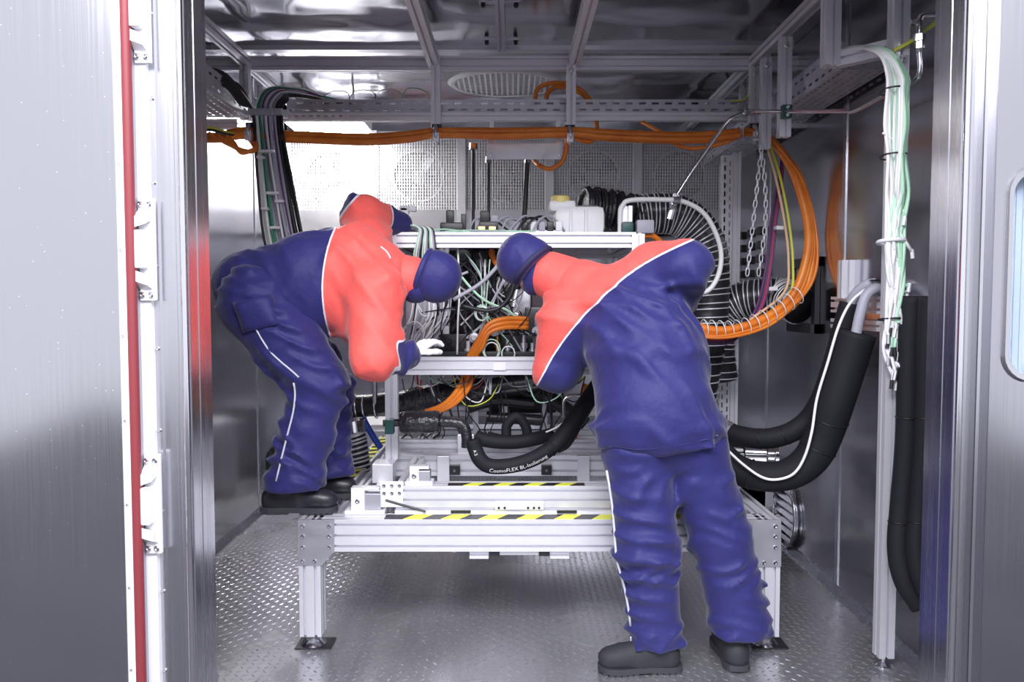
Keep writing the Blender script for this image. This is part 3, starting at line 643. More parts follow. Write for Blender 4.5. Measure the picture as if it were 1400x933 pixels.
for px, py, h in ((640, 478, 26), (655, 482, 16), (680, 470, 22), (694, 474, 20), (716, 470, 26), (728, 478, 20)):
    c = P(px, py, 4.1); MB().lathe((c.x, 4.1, c.z - h * .0019), (0, 0, 1), [(.014, 0), (.014, h*.001), (.02, h*.001), (.02, h*.002), (.012, h*.0021), (.012, h*.0036)], 12).build('fitting', random.choice(['galv', 'black', 'alu', 'brass']), EN, True)
for pts, r, m in (([(612, 350), (640, 372), (690, 372), (720, 345)], .016, 'black'), ([(600, 420), (640, 425), (690, 405), (722, 380)], .018, 'black'), ([(640, 360), (650, 400), (635, 440), (645, 480)], .02, 'foil'),
                  ([(670, 350), (676, 400), (668, 450)], .016, 'black'), ([(690, 350), (708, 375), (702, 420)], .012, 'alu'), ([(655, 470), (690, 455), (728, 460)], .015, 'black')):
    MB().tube(smooth_path([P(x, y, 4.24 - .03 * random.random()) for x, y in pts]), r, 10).build('pipe', m, EN, True)
DM = thing('drive_motor', 'dark motor and exhaust pipes hanging below the middle beam', 'motor', (.05, 4.4, zr0 + .1))
block('motor_body', 715, 545, 4.35, 95, 44, .3, 'black', DM, .03); block('motor_cap', 695, 532, 4.3, 12, 8, .05, 'galv', DM, .004); block('terminal_box', 735, 528, 4.3, 45, 22, .2, 'black', DM, .012)
for pts, r, m in (([(540, 555), (575, 545), (620, 538), (660, 534)], .068, 'foil'), ([(660, 534), (700, 528), (760, 520)], .06, 'black'), ([(640, 558), (680, 548), (730, 552)], .03, 'black'), ([(745, 540), (775, 560), (800, 580)], .04, 'black'), ([(665, 570), (740, 575)], .03, 'black')):
    MB().tube(smooth_path([P(x, y, 4.3) for x, y in pts]), r, 14).build('pipe', m, DM, True)
for px in (650, 690, 745): c = P(px, 580, 4.3); MB().box((c.x - .015, 4.32, zr0 + .0), (c.x + .015, 4.36, P(px, 545, 4.3).z)).build('strut', 'alu_dark', DM)
# ---------------------------------------------------------------- cables
def cable(name, label, pts, r, m, cat='cable', group=None, parent=None, n=8, k=6):
    o = MB().tube(smooth_path(pts, k), r, n).build(name, m, parent, 'all' if n > 5 else True)
    return tag(o, label, cat, group) if not parent else o
HN = thing('wiring_harness', 'tangle of loose wires in front of the drive unit', 'wires', tuple(P(640, 485, 4.05)))
cols = ['wwire', 'kwire', 'kwire', 'kwire', 'kwire', 'gwire', 'kwire', 'wwire', 'lgreen', 'gwire']
rnd = random.Random(3)
for i in range(40):
    x0, y0 = rnd.uniform(556, 725), rnd.choice([346, 350, 355, rnd.uniform(345, 430)]); x1, y1 = rnd.uniform(556, 725), rnd.uniform(430, 487); Y = rnd.uniform(4.0, 4.2)
    sag = rnd.uniform(-15, 30); pts = [P(x0, y0, Y + .03), P((x0*2+x1)/3 + rnd.uniform(-18, 18), (2*y0+y1)/3 + sag, Y), P((x0+2*x1)/3 + rnd.uniform(-18, 18), (y0+2*y1)/3 + sag * .6, Y), P(x1, y1, Y + .03)]
    cable('wire', '', pts, rnd.choice([.0028, .0035, .0045, .006]), rnd.choice(cols), parent=HN, n=5)
for c, r, m in (((658, 428), 9, 'lgreen'), ((659, 429), 8, 'wwire'), ((672, 478), 12, 'lgreen'), ((672, 480), 10, 'wwire'), ((695, 484), 9, 'wwire'), ((566, 456), 14, 'wwire'), ((562, 462), 16, 'gwire')):
    pts = [P(c[0] + r * math.cos(a * .7), c[1] + r * 1.15 * math.sin(a * .7), 4.02 - .002 * a) for a in range(10)]
    cable('wire', '', pts, .0035, m, parent=HN, n=5)
for i in range(16):   # white wires from behind the worker's head to the middle beam
    x = 566 + 3.4 * i; pts = [P(x, 408 + rnd.uniform(-4, 4), 4.1), P(x - 4 + rnd.uniform(-3, 3), 435, 4.06), P(x - 14 + rnd.uniform(-12, 6), 462, 4.04), P(548 + 2 * i, 485, 4.04)]
    cable('wire', '', pts, .004, rnd.choice(['wwire', 'wwire', 'gwire', 'kwire']), parent=HN, n=5)
for pts, r in (([(620, 410), (660, 385), (690, 350), (700, 322)], .010), ([(700, 345), (702, 390), (690, 415), (668, 425), (630, 418)], .011), ([(612, 355), (625, 375), (640, 372)], .007)):
    cable('hose', '', [P(x, y, 4.0) for x, y in pts], r, 'gwire' if r < .011 else 'kwire', parent=HN)
cable('wire', '', [P(626, 340, 4.0), P(628, 400, 4.0), P(626, 440, 4.02), P(625, 485, 4.03)], .005, 'wwire', parent=HN)
HL = thing('wiring_harness', 'tangle of fine wires slung under the middle beam', 'wires', tuple(P(640, 545, 4.0)))
for i in range(30):
    x0 = rnd.uniform(552, 790); x1 = x0 + rnd.uniform(-70, 70); x1 = min(max(x1, 550), 800); Y = rnd.uniform(3.99, 4.15); s = rnd.uniform(6, 38)
    pts = [P(x0, 513, Y), P((x0*3+x1)/4, 516 + s * .8, Y), P((x0+x1*3)/4, 516 + s, Y), P(x1, 514 + rnd.uniform(0, 6), Y)]
    cable('wire', '', pts, rnd.choice([.003, .0035, .0045]), rnd.choice(cols + ['ywire', 'red']), parent=HL, n=5)
for i in range(22):
    x0 = rnd.choice([rnd.uniform(640, 690), rnd.uniform(745, 770), rnd.uniform(560, 640)]); Y = rnd.uniform(4.02, 4.2)
    cable('wire', '', [P(x0, 530, Y), P(x0 + rnd.uniform(-8, 8), 560, Y), P(x0 + rnd.uniform(-14, 14), 590, Y), P(x0 + rnd.uniform(-20, 20), 600, Y)], rnd.choice([.003, .004, .006]), 'kwire', parent=HL, n=5)
HT = thing('wiring_harness', 'loose wires lying on top of the rig frame', 'wires', tuple(P(640, 318, 4.1)))
for i in range(14):
    x0 = rnd.uniform(555, 640); x1 = x0 + rnd.uniform(50, 140); Y = rnd.uniform(3.99, 4.3); z = zu + .046
    a, b = P(x0, 320, Y), P(min(x1, 735), 320, Y); a.z = b.z = z; mid = (a + b) / 2; mid.z = z + rnd.uniform(.002, .03); mid.y += rnd.uniform(-.03, .06)
    cable('wire', '', [a, (a + mid)/2 + V((0, .01, .004)), mid, (b + mid)/2, b], .004, rnd.choice(['lgreen', 'wwire', 'wwire', 'gwire', 'kwire', 'lgreen']), parent=HT, n=5)
for i in range(12):   # coil of green and white wires by the worker's shoulder
    o_ = i * 1.6; cable('wire', '', [P(548 + o_, 306 + o_ * .4, 3.98), P(572 + o_, 312, 3.94), P(570 + o_ * 1.4, 330, 3.91), P(566 + o_ * 1.8, 350 + o_ * .6, 3.92), P(572 + o_ * 1.5, 372, 3.95)], .0042, ['lgreen', 'wwire', 'gwire', 'kwire'][i % 4], parent=HT, n=5)
for i in range(9):
    x0 = 640 + i * 11; cable('wire', '', [P(x0, 318, 4.15), P(x0 + 10, 302 + rnd.uniform(-4, 4), 4.15), P(x0 + 26, 300 + rnd.uniform(-5, 5), 4.18), P(x0 + 44, 316, 4.2)], .006, rnd.choice(['kwire', 'gwire', 'wwire', 'kwire']), parent=HT, n=6)
# orange cables in the rig
OD = thing('orange_cable_bundle', 'three thick orange cables bending down through the drive unit', 'cable bundle', tuple(P(600, 566, 4.05)))
for k in range(3):
    cable('cable', '', [P(722, 436 + 6 * k, 4.03), P(690, 436 + 6 * k, 4.0), P(668, 444 + 6 * k, 3.99), P(654 + 3 * k, 465 + 4 * k, 3.99), P(640 + 5 * k, 490, 4.03), P(630 + 7 * k, 525, 4.04), P(608 + 7 * k, 552, 4.04), P(575 + 8 * k, 566, 4.06)], .0125, 'orange', parent=OD, n=10)
oc = cable('orange_cable', 'short orange cable behind the insulated hose near the bending worker', [P(800, 525, 4.1), P(792, 560, 4.1), P(788, 590, 4.12), P(780, 615, 4.2)], .014, 'orange')
cable('orange_cable', 'short orange cable looping up under the top beam', [P(672, 344, 4.14), P(674, 352, 4.1), P(684, 366, 4.1), P(700, 362, 4.12), P(704, 344, 4.14)], .016, 'orange')
# ---------------------------------------------------------------- long orange cables under the ceiling
YO = 4.40
OB = thing('orange_cable_bundle', 'long orange cable bundle crossing under the tray and looping down', 'cable bundle', tuple(P(700, 190, 4.4)))
for k, (dy, r, m_) in enumerate(((0, .022, 0), (5, .017, 3), (8, .013, -2))):
    pts = [(272, 188 - k*2), (300, 186 - k), (332, 179), (372, 183), (420, 185), (500, 188), (560, 184), (600, 180), (690, 180), (779, 179), (830, 182), (900, 185), (960, 185), (1031, 181)]
    P3 = [P(x, y + dy * (1 if i not in (7, 9, 13) else .75), YO - .02 * (k == 1)) for i, (x, y) in enumerate(pts)]
    P3 += [P(1062 + 3*k, 200 + dy, 4.30), P(1086 + 4*k, 240, 4.22), P(1103 + 3*k, 300, 4.16), P(1103 + 4*k, 350 + 4*k, 4.12), P(1083 + 4*k, 405 + 4*k, 4.10), P(1040, 438 + 4*k, 4.08), P(990, 452 + 3*k, 4.06), P(950, 445 + 4*k, 4.06), P(925, 425 + 4*k, 4.08)]
    cable('cable', '', P3, r, 'orange', parent=OB, n=12)
for k in range(2):
    cable('slim_cable', '', [P(1058, 192, 4.26), P(1098, 250, 4.2), P(1117 - 4*k, 330, 4.14), P(1108 - 4*k, 390, 4.1), P(1060, 436 + 4*k, 4.06), P(1000, 458 + 3*k, 4.03), P(945, 458, 4.04), P(920, 440, 4.06)], .009, 'orange', parent=OB)
cable('sagging_orange_cable', 'thin orange cable sagging below the main orange run', [P(878, 167, 4.58), P(905, 182, 4.46), P(925, 198, 4.44), P(950, 203, 4.44), P(985, 197, 4.43), P(1010, 187, 4.42)], .011, 'orange')
cable('sagging_orange_cable', 'orange cable looping down below the hanging white plate', [P(776, 185, 4.42), P(774, 205, 4.44), P(768, 222, 4.46), P(752, 231, 4.48), P(738, 227, 4.5), P(730, 220, 4.6)], .013, 'orange')
cable('sagging_orange_cable', 'orange cable dropping from the long tray and rejoining the run', [P(815, 163, 4.62), P(816, 182, 4.5), P(808, 193, 4.46), P(795, 192, 4.44), P(783, 186, 4.42)], .013, 'orange')
for k in range(2):
    cable('arched_orange_cable', ['outer orange cable arching out of the tray under oval vent', 'inner orange cable arching out of the tray under oval vent'][k], [P(731 + 16*k, 140, 4.7), P(735 + 14*k, 122 + 5*k, 4.7), P(752 + 8*k, 114 + 5*k, 4.7), P(775, 115 + 5*k, 4.68), P(795, 124 + 4*k, 4.68), P(810 - 4*k, 140, 4.7)], .013, 'orange')
for k in range(3):
    cable('looped_orange_cable', ['first', 'second', 'third'][k] + ' brown orange cable looping below the tray near crouching worker', [P(285 + 12*k, 182 + 2*k, 4.3), P(310 + 5*k, 196, 4.3), P(330, 205 + k*2, 4.3), P(346, 207 - k, 4.32), P(350, 196 + 4*k, 4.36), P(341, 184 + 3*k, 4.42)], .011, 'orange', group='looping cables beside the hanging bundle')
for k, m_ in enumerate(('ywire', 'kwire')):
    cable('earth_cable', ['yellow green earth cable beside the orange run', 'black cable above the orange run'][k], [P(272, 175 + 3*k, 4.3), P(290, 175 + 3*k, 4.3), P(310, 181 + 2*k, 4.34), P(335, 186, 4.42)], .008, m_)
cable('earth_cable', '', [P(1052, 196, 4.3), P(1066, 240, 4.22), P(1078, 300, 4.16), P(1084, 360, 4.12), P(1078, 405, 4.1), P(1030, 445, 4.07), P(975, 462, 4.06), P(940, 455, 4.08)], .007, 'ywire', parent=OB)
cable('pale_cable', '', [P(1048, 196, 4.3), P(1060, 240, 4.22), P(1072, 300, 4.17), P(1078, 355, 4.13), P(1072, 400, 4.11), P(1025, 438, 4.08)], .007, mat('peach_wire', (.75, .5, .3), .45), parent=OB)
VB = thing('violet_wire_bundle', 'bundle of violet and red wires hanging inside the orange loop', 'cable bundle', tuple(P(1050, 430, 4.18)))
for k in range(5):
    cable('wire', '', [P(1066 + k, 200, 4.34), P(1070 - 1.2*k, 240, 4.3), P(1062 - 2*k, 300, 4.26), P(1054 - 2*k, 370, 4.22), P(1040 - k*2, 425, 4.16), P(1000, 460 + k*2, 4.1), P(950, 466, 4.1)], .006, ['violet', 'red', 'violet', 'kwire', 'violet'][k], parent=VB)
for k, (px, py) in enumerate(((1066, 312), (1055, 395))):
    c = P(px, py, 4.22); MB().cbox(c, (.05, .05, .02), bev=.003).build('tie', 'white', VB)
for k in range(14):
    t_ = k / 13; px, py = 1090 - 150 * t_, 410 + 52 * math.sin(min(1, t_ * 1.5) * 1.57) - 8 * t_; c = P(px, py - 6, 4.07)
    MBt = MB().torus(c, (1, .2, .55 - .5 * t_), .045, .0028, 20, 5); MBt.build('tie', 'plastic', OB, 'all')
# cable clamps under the hanger posts
for k, (px, py, lbl) in enumerate(((597, 182, 'orange cable clamp under post nearer crouching worker'), (779, 183, 'orange cable clamp under post over bending worker'), (1031, 181, 'orange cable clamp where the cables turn down'), (343, 180, 'orange cable clamp beside the hanging bundle'))):
    c = P(px, py, 4.40); o = thing('cable_clamp', lbl, 'clamp', tuple(c), 'clamps on the orange cables')
    MB().cbox((c.x, 4.44, c.z + .035), (.055, .10, .025), bev=.004).build('foot', 'black', o)
    MB().torus(c + V((0, -.01, -.012)), (1, 0, .1), .042, .012, 20, 8).build('clip', 'galv', o, 'all')
    MB().cbox((c.x, 4.36, c.z - .03), (.035, .03, .05), bev=.004).build('latch', 'alu', o)
# ---------------------------------------------------------------- hanging cable bundle by the wall
BD = thing('hanging_cable_bundle', 'thick bundle of white green and black cables hanging from the tray', 'cable bundle', tuple(P(375, 330, 4.35)))
strands = []
for i in range(34):
    f = i / 33; xt = 345 + 40 * f; m = 'kwire' if f < .06 or f > .76 else ('wwire' if f < .17 else ('green' if f < .28 else ('gwire' if i % 3 else ('wwire' if i % 2 else 'violet'))))
    xb = 360 + 52 * f + rnd.uniform(-2, 2); Y = 4.37 + rnd.uniform(-.03, .03); top = 123 - 10 * math.sin(f * 2.5) + rnd.uniform(-4, 4)
    if f > .15: head = [P(462 + rnd.uniform(-20, 15), 141, 4.66), P(440, 130 + 7*f, 4.63), P(412, 120 + 12*f, 4.57), P((xt + 404) / 2, 117 + 15*f, 4.5), P(xt + 8, 123 + 14*f, 4.43), P(xt + 1, 138 + 6*f, 4.39)]
    else: head = [P(290, 104, 4.2), P(312, 108 + 3*i, 4.25), P(332, 122 + 3*i, 4.34)]
    pts = head + [P(xt, 153, 4.37), P(xt + 3, 190, Y), P(xt + (xb - xt) * .5 + rnd.uniform(-1.5, 1.5), 250, Y), P(xb, 318, Y), P(xb + 12, 370, Y + .02)]
    cable('cable', '', pts, rnd.choice([.006, .007, .008]), m, parent=BD, n=6, k=5)
for px in (349, 361, 372, 384): c = P(px - 2, 154, 4.36); MB().cbox(c, (.046, .06, .034), bev=.004).build('clamp', 'galv', BD)
MB().box((P(342, 158, 4.4).x, 4.40, P(342, 158, 4.4).z - .01), (P(392, 158, 4.4).x, 4.44, P(342, 150, 4.4).z)).build('clamp_rail', 'alu', BD)
for px, py, w in ((366, 208, 30), (358, 216, 14), (375, 265, 26), (384, 276, 18), (364, 286, 14), (378, 312, 20)):
    c = P(px, py, 4.35); MB().cbox(c, (w * .0026, .075, .014), bev=.003).build('tie', 'white', BD)
BC = thing('black_cable_bundle', 'black cables rising over the tray edge by the wall', 'cable bundle', tuple(P(345, 160, 4.37)))
for i in range(7):
    cable('cable', '', [P(270, 96 + 2*i, 3.9), P(292, 94 + 3*i, 4.0), P(312, 104 + 3*i, 4.1), P(328, 124 + 3*i, 4.2), P(344, 148, 4.34), P(345, 160, 4.37)], .006, 'kwire', parent=BC, n=6)
lw_ = ['thin black wire arching over the long tray nearest the cable bundle', 'second thin black wire arching over the long tray', 'thin grey wire arching over the long tray', 'thin green wire arching over the long tray']
for i in range(4):
    x0 = 440 + 36 * i; cable('loose_wire', lw_[i], [P(x0, 139, 4.66), P(x0 + 8, 128 - 2*i, 4.66), P(x0 + 24, 124 - i, 4.66), P(x0 + 36, 128, 4.66), P(x0 + 38, 140, 4.66)], .0025, ['kwire', 'kwire', 'gwire', 'green'][i], group='thin wires arching over the tray', n=5)
cable('earth_wire', 'yellow wire stub at the tray end by the pipe', [P(1000, 138, 4.6), P(1018, 136, 4.56), P(1026, 124, 4.5), P(1036, 121, 4.46)], .005, 'ywire')
# ---------------------------------------------------------------- white cable bundle on the tall post
WBN = thing('white_cable_bundle', 'white and pale green cable bundle draped down the tall post', 'cable bundle', tuple(P(1222, 540, TY - .06)))
YW = TY - .075
for i in range(34):
    f = ((i * 13) % 34) / 33; dY = .034 * math.sin(i * 2.4) * math.sin(math.pi * (.1 + .8 * f)); m = 'lgreen' if (f > .72 or i % 7 == 3) else 'wwire'; xa = 1210 + 28 * f; jit = lambda s=2: rnd.uniform(-s, s)
    yend = rnd.uniform(430, 530) if i % 3 else rnd.uniform(280, 420); xe_ = 1213 + 26 * rnd.random()
    pts = [P(1140, 72 + 4*f, 3.42), P(1160, 67 + jit(), 3.3), P(1185 + 6*f, 64 + 3 * (1-f), 3.12), P(1205 + 14*f, 78 - 6*f, YW + .02), P(xa + 3, 104, YW + dY), P(xa + 4 + jit(1), 125, YW + dY), P(xa + 6*math.sin(f*3) + jit(3), 170, YW + dY * 1.2), P(1214 + 24*f, 212, YW + dY), P(1214 + 26 * f + jit(5), 260, YW + dY)]
    y = 300
    while y < yend: pts.append(P(1214 + 20*f + jit(4) - (4 if y > 400 else 0), y, YW + rnd.uniform(-.012, .012))); y += 45
    pts.append(P(xe_ + (8 if i % 3 == 0 else 0), yend, YW + rnd.uniform(-.02, .01)))
    cable('cable', '', pts, .0066, m, parent=WBN, n=6, k=4)
    e_ = pts[-1]; MB().cyl(e_ + V((0, 0, .008)), e_ + V((rnd.uniform(-.006, .006), 0, -.026)), .007, 6).build('connector', 'wwire' if i % 3 == 0 else ('black' if i % 2 else 'galv'), WBN, True)
for py, m in ((122, 'black'), (212, 'black'), (330, 'white'), (437, 'black')):
    c = P(1226 if py < 300 else 1223, py, YW); MB().torus(c + V((0, .025, 0)), (0, .12, 1), .047, .0035 if m == 'black' else .008, 20, 6).build('tie', m, WBN, 'all')
cable('stray_connector_cable', 'single white cable end sticking out from the white bundle', [P(1219, 190, YW), P(1212, 186, YW), P(1207, 182, YW - .01)], .004, 'wwire')
for k in range(2): cable('yellow_cable', ['lower', 'upper'][k] + ' pale yellow cable running behind the pipe elbow', [P(1222, 70 - k*2, TY - .04), P(1245, 58 - 2*k, TY - .06), P(1262, 44, TY - .06), P(1290, 20 + 6*k, TY - .05)], .005, 'ywire', group='yellow cables by the pipe elbow')
# ---------------------------------------------------------------- steel pipe
PP = thing('steel_pipe', 'thin bent steel pipe running across to the ribbed hose', 'pipe', tuple(P(1072, 153, 3.8)))
MB().tube(smooth_path([P(1257, 70, 3.0), P(1258, 96, 3.0), P(1253, 108, 3.02), P(1240, 116, 3.06), P(1225, 122, 3.14), P(1170, 151, 3.5), P(1150, 152, 3.6), P(1075, 152.5, 3.80), P(1030, 153, 4.1), P(1010, 157, 4.2), P(990, 172, 4.25), P(950, 228, 4.25), P(922, 272, 4.25)], 8), .010, 10).build('pipe_run', 'chrome', PP, 'all')
c = P(1075, 153, 3.815); MB().cbox(c, (.045, .04, .06), bev=.004).build('pipe_clamp', 'teal', PP); put_screws(PP, [c + V((0, -.02, .018)), c + V((0, -.02, -.018))], (0, -1, 0), .009, .006)
for px, w in ((1024, 5), (1034, 4)): a = P(px, 153, 4.12); MB().cyl(a - V((.02, 0, 0)), a + V((.02, 0, 0)), .018, 6).build('nut', 'chrome', PP)
for py in (52, 62): a = P(1257, py, 3.0); MB().cyl(a - V((0, 0, .012)), a + V((0, 0, .012)), .022 - .004 * (py > 55), 6).build('nut', 'chrome', PP)
MB().tube(smooth_path([P(1257, 72, 3.0), P(1257, 34, 3.0), P(1258, 26, 3.0), P(1264, 21, 3.0), P(1290, 20, 3.0)], 5), .012, 10).build('elbow', 'chrome', PP, 'all')
MB().cyl(P(1244, 31, 3.0), P(1258, 31, 3.0), .012, 8).build('valve', 'chrome', PP)
a, b = P(925, 266, 4.25), P(915, 300, 4.25); MB().cyl(a, b, .019, 8).build('hose_fitting', 'chrome', PP, True)
FR = thing('bent_guide_tube', 'white bent tube arching round the ribbed black hose', 'tube', tuple(P(850, 330, 4.2)))
MB().tube(smooth_path([P(848, 335, 4.12), P(848, 292, 4.12), P(852, 280, 4.12), P(862, 274, 4.12), P(900, 273, 4.14), P(935, 276, 4.16), P(965, 295, 4.18), P(984, 335, 4.2), P(984, 370, 4.2), P(970, 396, 4.2), P(948, 402, 4.2)], 6), .013, 10).build('tube', 'wwire', FR, 'all')
for px, py in ((880, 273), (925, 274)): a = P(px, py, 4.14); MB().cyl(a - V((.018, 0, 0)), a + V((.018, 0, 0)), .02, 8).build('union', 'chrome', FR)
prof('support_post', FR, (P(857, 300, 4.16).x, 4.16, zu + .044), (P(857, 300, 4.16).x, 4.16, P(857, 282, 4.16).z), .05, .045, (1, 0, 0))
# chain
CH = thing('hanging_chain', 'galvanised link chain hanging in two strands from a post', 'chain', tuple(P(1040, 205, 4.17)))
def link(c, d, flip):
    d = V(d).normalized(); s = d.cross(V((0, 1, 0))).normalized() if not flip else V((0, 1, 0)); L, W = .017, .009; pts = []
    for k in range(12):
        a = 2 * math.pi * k / 12; pts.append(c + d * (L * math.sin(a) + (.006 if math.sin(a) > 0 else -.006)) + s * W * math.cos(a))
    return MB().tube(pts + [pts[0], pts[1]], .003, 5, False).build('link', 'alu', CH, 'all')
for (x1, y1) in ((1022, 372), (1037, 372)):
    a, b = P(1041, 204, 4.17), P(x1, y1, 4.17); n = int((b - a).length / .034)
    for i in range(n + 1): link(a.lerp(b, i / n) + V((math.sin(i / n * 3.1) * .03 * (1 if x1 > 1030 else 0), 0, 0)), b - a, i % 2)
# ---------------------------------------------------------------- ribbed hoses
def ribbed(name, label, pts, r, n, skin='black', wire='alu', wr=.0038, amp=.06):
    path = smooth_path(pts, 12); o = thing(name, label, 'hose', tuple(pts[-1])); m = len(path)
    rs = [r * (1 - amp * (.5 + .5 * math.cos(2 * math.pi * i * n / m))) for i in range(m)]
    MB().tube(path, rs, 20).build('sleeve', skin, o, 'all'); mb = MB()
    for k in range(n):
        i = min(int((k + .5) * m / n), m - 2); t_ = path[i + 1] - path[i]; mb.torus(path[i], (t_.x + .12 * t_.length, t_.y, t_.z), r * 1.01, wr, 24, 5)
    mb.build('spiral_wire', wire, o, 'all'); return o
ribbed('ribbed_hose', 'black hose with white spiral wire bending down behind bending worker', [P(868, 296, 4.42), P(895, 292, 4.42), P(925, 294, 4.42), P(950, 310, 4.42), P(966, 340, 4.42), P(970, 385, 4.42), P(968, 430, 4.42), P(962, 480, 4.42), P(952, 540, 4.44), P(945, 600, 4.46)], .112, 44)
ribbed('ribbed_hose', 'black ribbed hose leading to the square wall port', [P(985, 520, 4.56), P(980, 470, 4.55), P(988, 432, 4.52), P(1010, 412, 4.48), P(1040, 406, 4.42), P(1070, 406, 4.37), P(1082, 413, 4.25), P(1092, 418, 4.18)], .10, 34)
bh = thing('black_hose_mouth', 'wrinkled black fabric hose end pointing over the rig', 'hose', tuple(P(820, 300, 4.42)))
path = smooth_path([P(800, 284, 4.36), P(820, 286, 4.38), P(845, 290, 4.4), P(872, 296, 4.42)], 10)
MB().tube(path, [.104 + .014 * math.sin(i * 1.35) for i in range(len(path))], 24).build('sleeve', 'foil', bh, 'all')
t_ = path[0] - path[1]; MB().torus(path[0], t_, .098, .016, 24, 8).build('cuff', 'foil', bh, 'all')
for i in (8, 18, 27): MB().torus(path[i], path[i] - path[i-1], .112, .006, 24, 6).build('strap', 'tape_k', bh, 'all')
c = P(810, 312, 4.3); MB().lathe(c, (.2, 0, -1), [(.03, -.03), (.03, .03), (.022, .035), (.022, .06)], 14).build('spigot', 'black', bh, True)
cable('wire', '', [P(808, 312, 4.28), P(822, 316, 4.28), P(838, 318, 4.28), P(846, 324, 4.28)], .004, 'kwire', parent=bh, n=5)
# wall port
a = UX(1092, 355, XR - .004); zb0 = UX(1105, 455, XR - .004).z; y0, y1 = UX(1122, 400, XR).y, UX(1088, 400, XR).y
wp = thing('wall_port', 'dark square port with flange on the steel side wall', 'port', (XR - .01, (y0+y1)/2, zb0)); z1_ = a.z; z0_ = zb0
MB().box((XR - .03, y0, z0_), (XR - .004, y0 + .05, z1_)).build('flange_bar', 'dark', wp); MB().box((XR - .03, y1 - .05, z0_), (XR - .004, y1, z1_)).build('flange_bar', 'dark', wp)
MB().box((XR - .03, y0, z1_ - .05), (XR - .004, y1, z1_)).build('flange_bar', 'dark', wp); MB().box((XR - .05, y0, z0_), (XR - .004, y1, z0_ + .05)).build('flange_bar', 'dark', wp)
MB().box((XR - .018, y0 + .05, z0_ + .05), (XR - .004, y1 - .05, z1_ - .05)).build('backing', 'alu_dark', wp)
# small electrical board on the rear of the chain
c = P(1032, 340, 5.2); eb = thing('valve_board', 'small board of dark valves behind the chain', 'board', (XR - .03, 5.15, c.z))
y0, y1 = UX(1018, 340, XR).y, UX(1050, 340, XR).y; z0_, z1_ = UX(1030, 385, XR).z, UX(1030, 310, XR).z
MB().box((XR - .012, min(y0,y1), z0_), (XR - .004, max(y0,y1), z1_)).build('plate', 'galv', eb)
for i in range(3):
    for j in range(4): MB().cbox((XR - .03, min(y0,y1) + .06 + i * (abs(y1-y0) - .12) / 2, z0_ + .05 + j * (z1_ - z0_ - .1) / 3), (.04, .06, .05), bev=.006).build('valve', 'black', eb)
# ---------------------------------------------------------------- insulated hoses on the right
IA = thing('insulated_hose', 'slimmer black foam hose curving from the rig to the wall bracket', 'hose', tuple(P(1080, 600, 3.6)))
pa = smooth_path([P(960, 570, 3.85), P(990, 588, 3.78), P(1015, 597, 3.72), P(1048, 600, 3.66), P(1080, 592, 3.62), P(1105, 574, 3.6), P(1122, 548, 3.56), P(1136, 510, 3.52), P(1150, 462, 3.49), P(1163, 415, 3.47)], 8)
MB().tube(pa, .047, 18).build('foam', 'foam', IA, 'all')
for i in (10, 22, 30): MB().torus(pa[i], pa[i+1] - pa[i], .048, .0025, 20, 5).build('seam', 'tape_k', IA, 'all')
MB().cyl(pa[8], pa[11], .05, 14).build('end_foil', 'galv', IA, True)
IB = thing('insulated_hose', 'thick black foam hose hanging in a deep bend beside table', 'hose', tuple(P(1090, 660, 3.5)))
pb = smooth_path([P(950, 590, 3.72), P(985, 622, 3.62), P(1010, 643, 3.56), P(1045, 652, 3.5), P(1080, 648, 3.46), P(1108, 628, 3.44), P(1126, 595, 3.42), P(1142, 550, 3.38), P(1158, 500, 3.36), P(1172, 455, 3.34)], 8)
MB().tube(pb, [.066 + .012 * min(1, max(0, (i - 28) / 16)) for i in range(len(pb))], 20).build('foam', 'foam', IB, 'all')
for i in (20, 44, 52): MB().torus(pb[i], pb[i+1] - pb[i], .068 + .011 * (i > 40), .003, 20, 5).build('seam', 'tape_k', IB, 'all')
cable('inner_pipe', '', [pb[-3], P(1176, 430, 3.34), P(1184, 405, 3.34), P(1196, 395, 3.34), P(1204, 396, 3.36)], .022, 'gwire', parent=IB, n=12)
cable('inner_pipe', '', [P(1163, 415, 3.47), P(1170, 402, 3.45), P(1184, 390, 3.42), P(1198, 387, 3.40)], .022, 'gwire', parent=IA, n=12)
off = V((-.02, -.078, -.0))
cord = [P(985, 606, 3.53), P(1012, 632, 3.47), P(1040, 652, 3.42), P(1062, 656, 3.4), P(1085, 648, 3.37), P(1100, 625, 3.355), P(1110, 590, 3.345), P(1117, 545, 3.36), P(1132, 495, 3.34), P(1146, 448, 3.33), P(1162, 415, 3.34), P(1182, 396, 3.36)]
cable('tracer_cord', '', cord, .006, 'wwire', parent=IB)
wb = thing('wall_bracket', 'aluminium bracket on the side wall holding hose ends', 'bracket', (XR - .05, 3.7, UX(1180, 430, XR).z))
z_ = UX(1180, 402, XR).z
yb0, yb1 = UX(1215, 415, XR).y, UX(1150, 415, XR).y
prof('bracket_bar', wb, (XR - .028, yb0, z_ - .05), (XR - .028, yb1, z_ - .05), .045, .075, (1, 0, 0), 1, 2)
prof('bracket_bar', wb, (XR - .028, yb0, z_ - .14), (XR - .028, yb1, z_ - .14), .045, .045, (1, 0, 0), 1, 1)
ys_ = UX(1157, 380, XR - .03).y; prof('bracket_upright', wb, (XR - .032, ys_, z_ - .02), (XR - .032, ys_, UX(1157, 357, XR).z), .05, .06, (0, 1, 0))
for px in (1196, 1203): a = P(px, 392, 3.38); MB().cyl(a - V((.02, 0, 0)), a + V((.02, 0, 0)), .03, 8).build('coupling', 'chrome', wb, True)
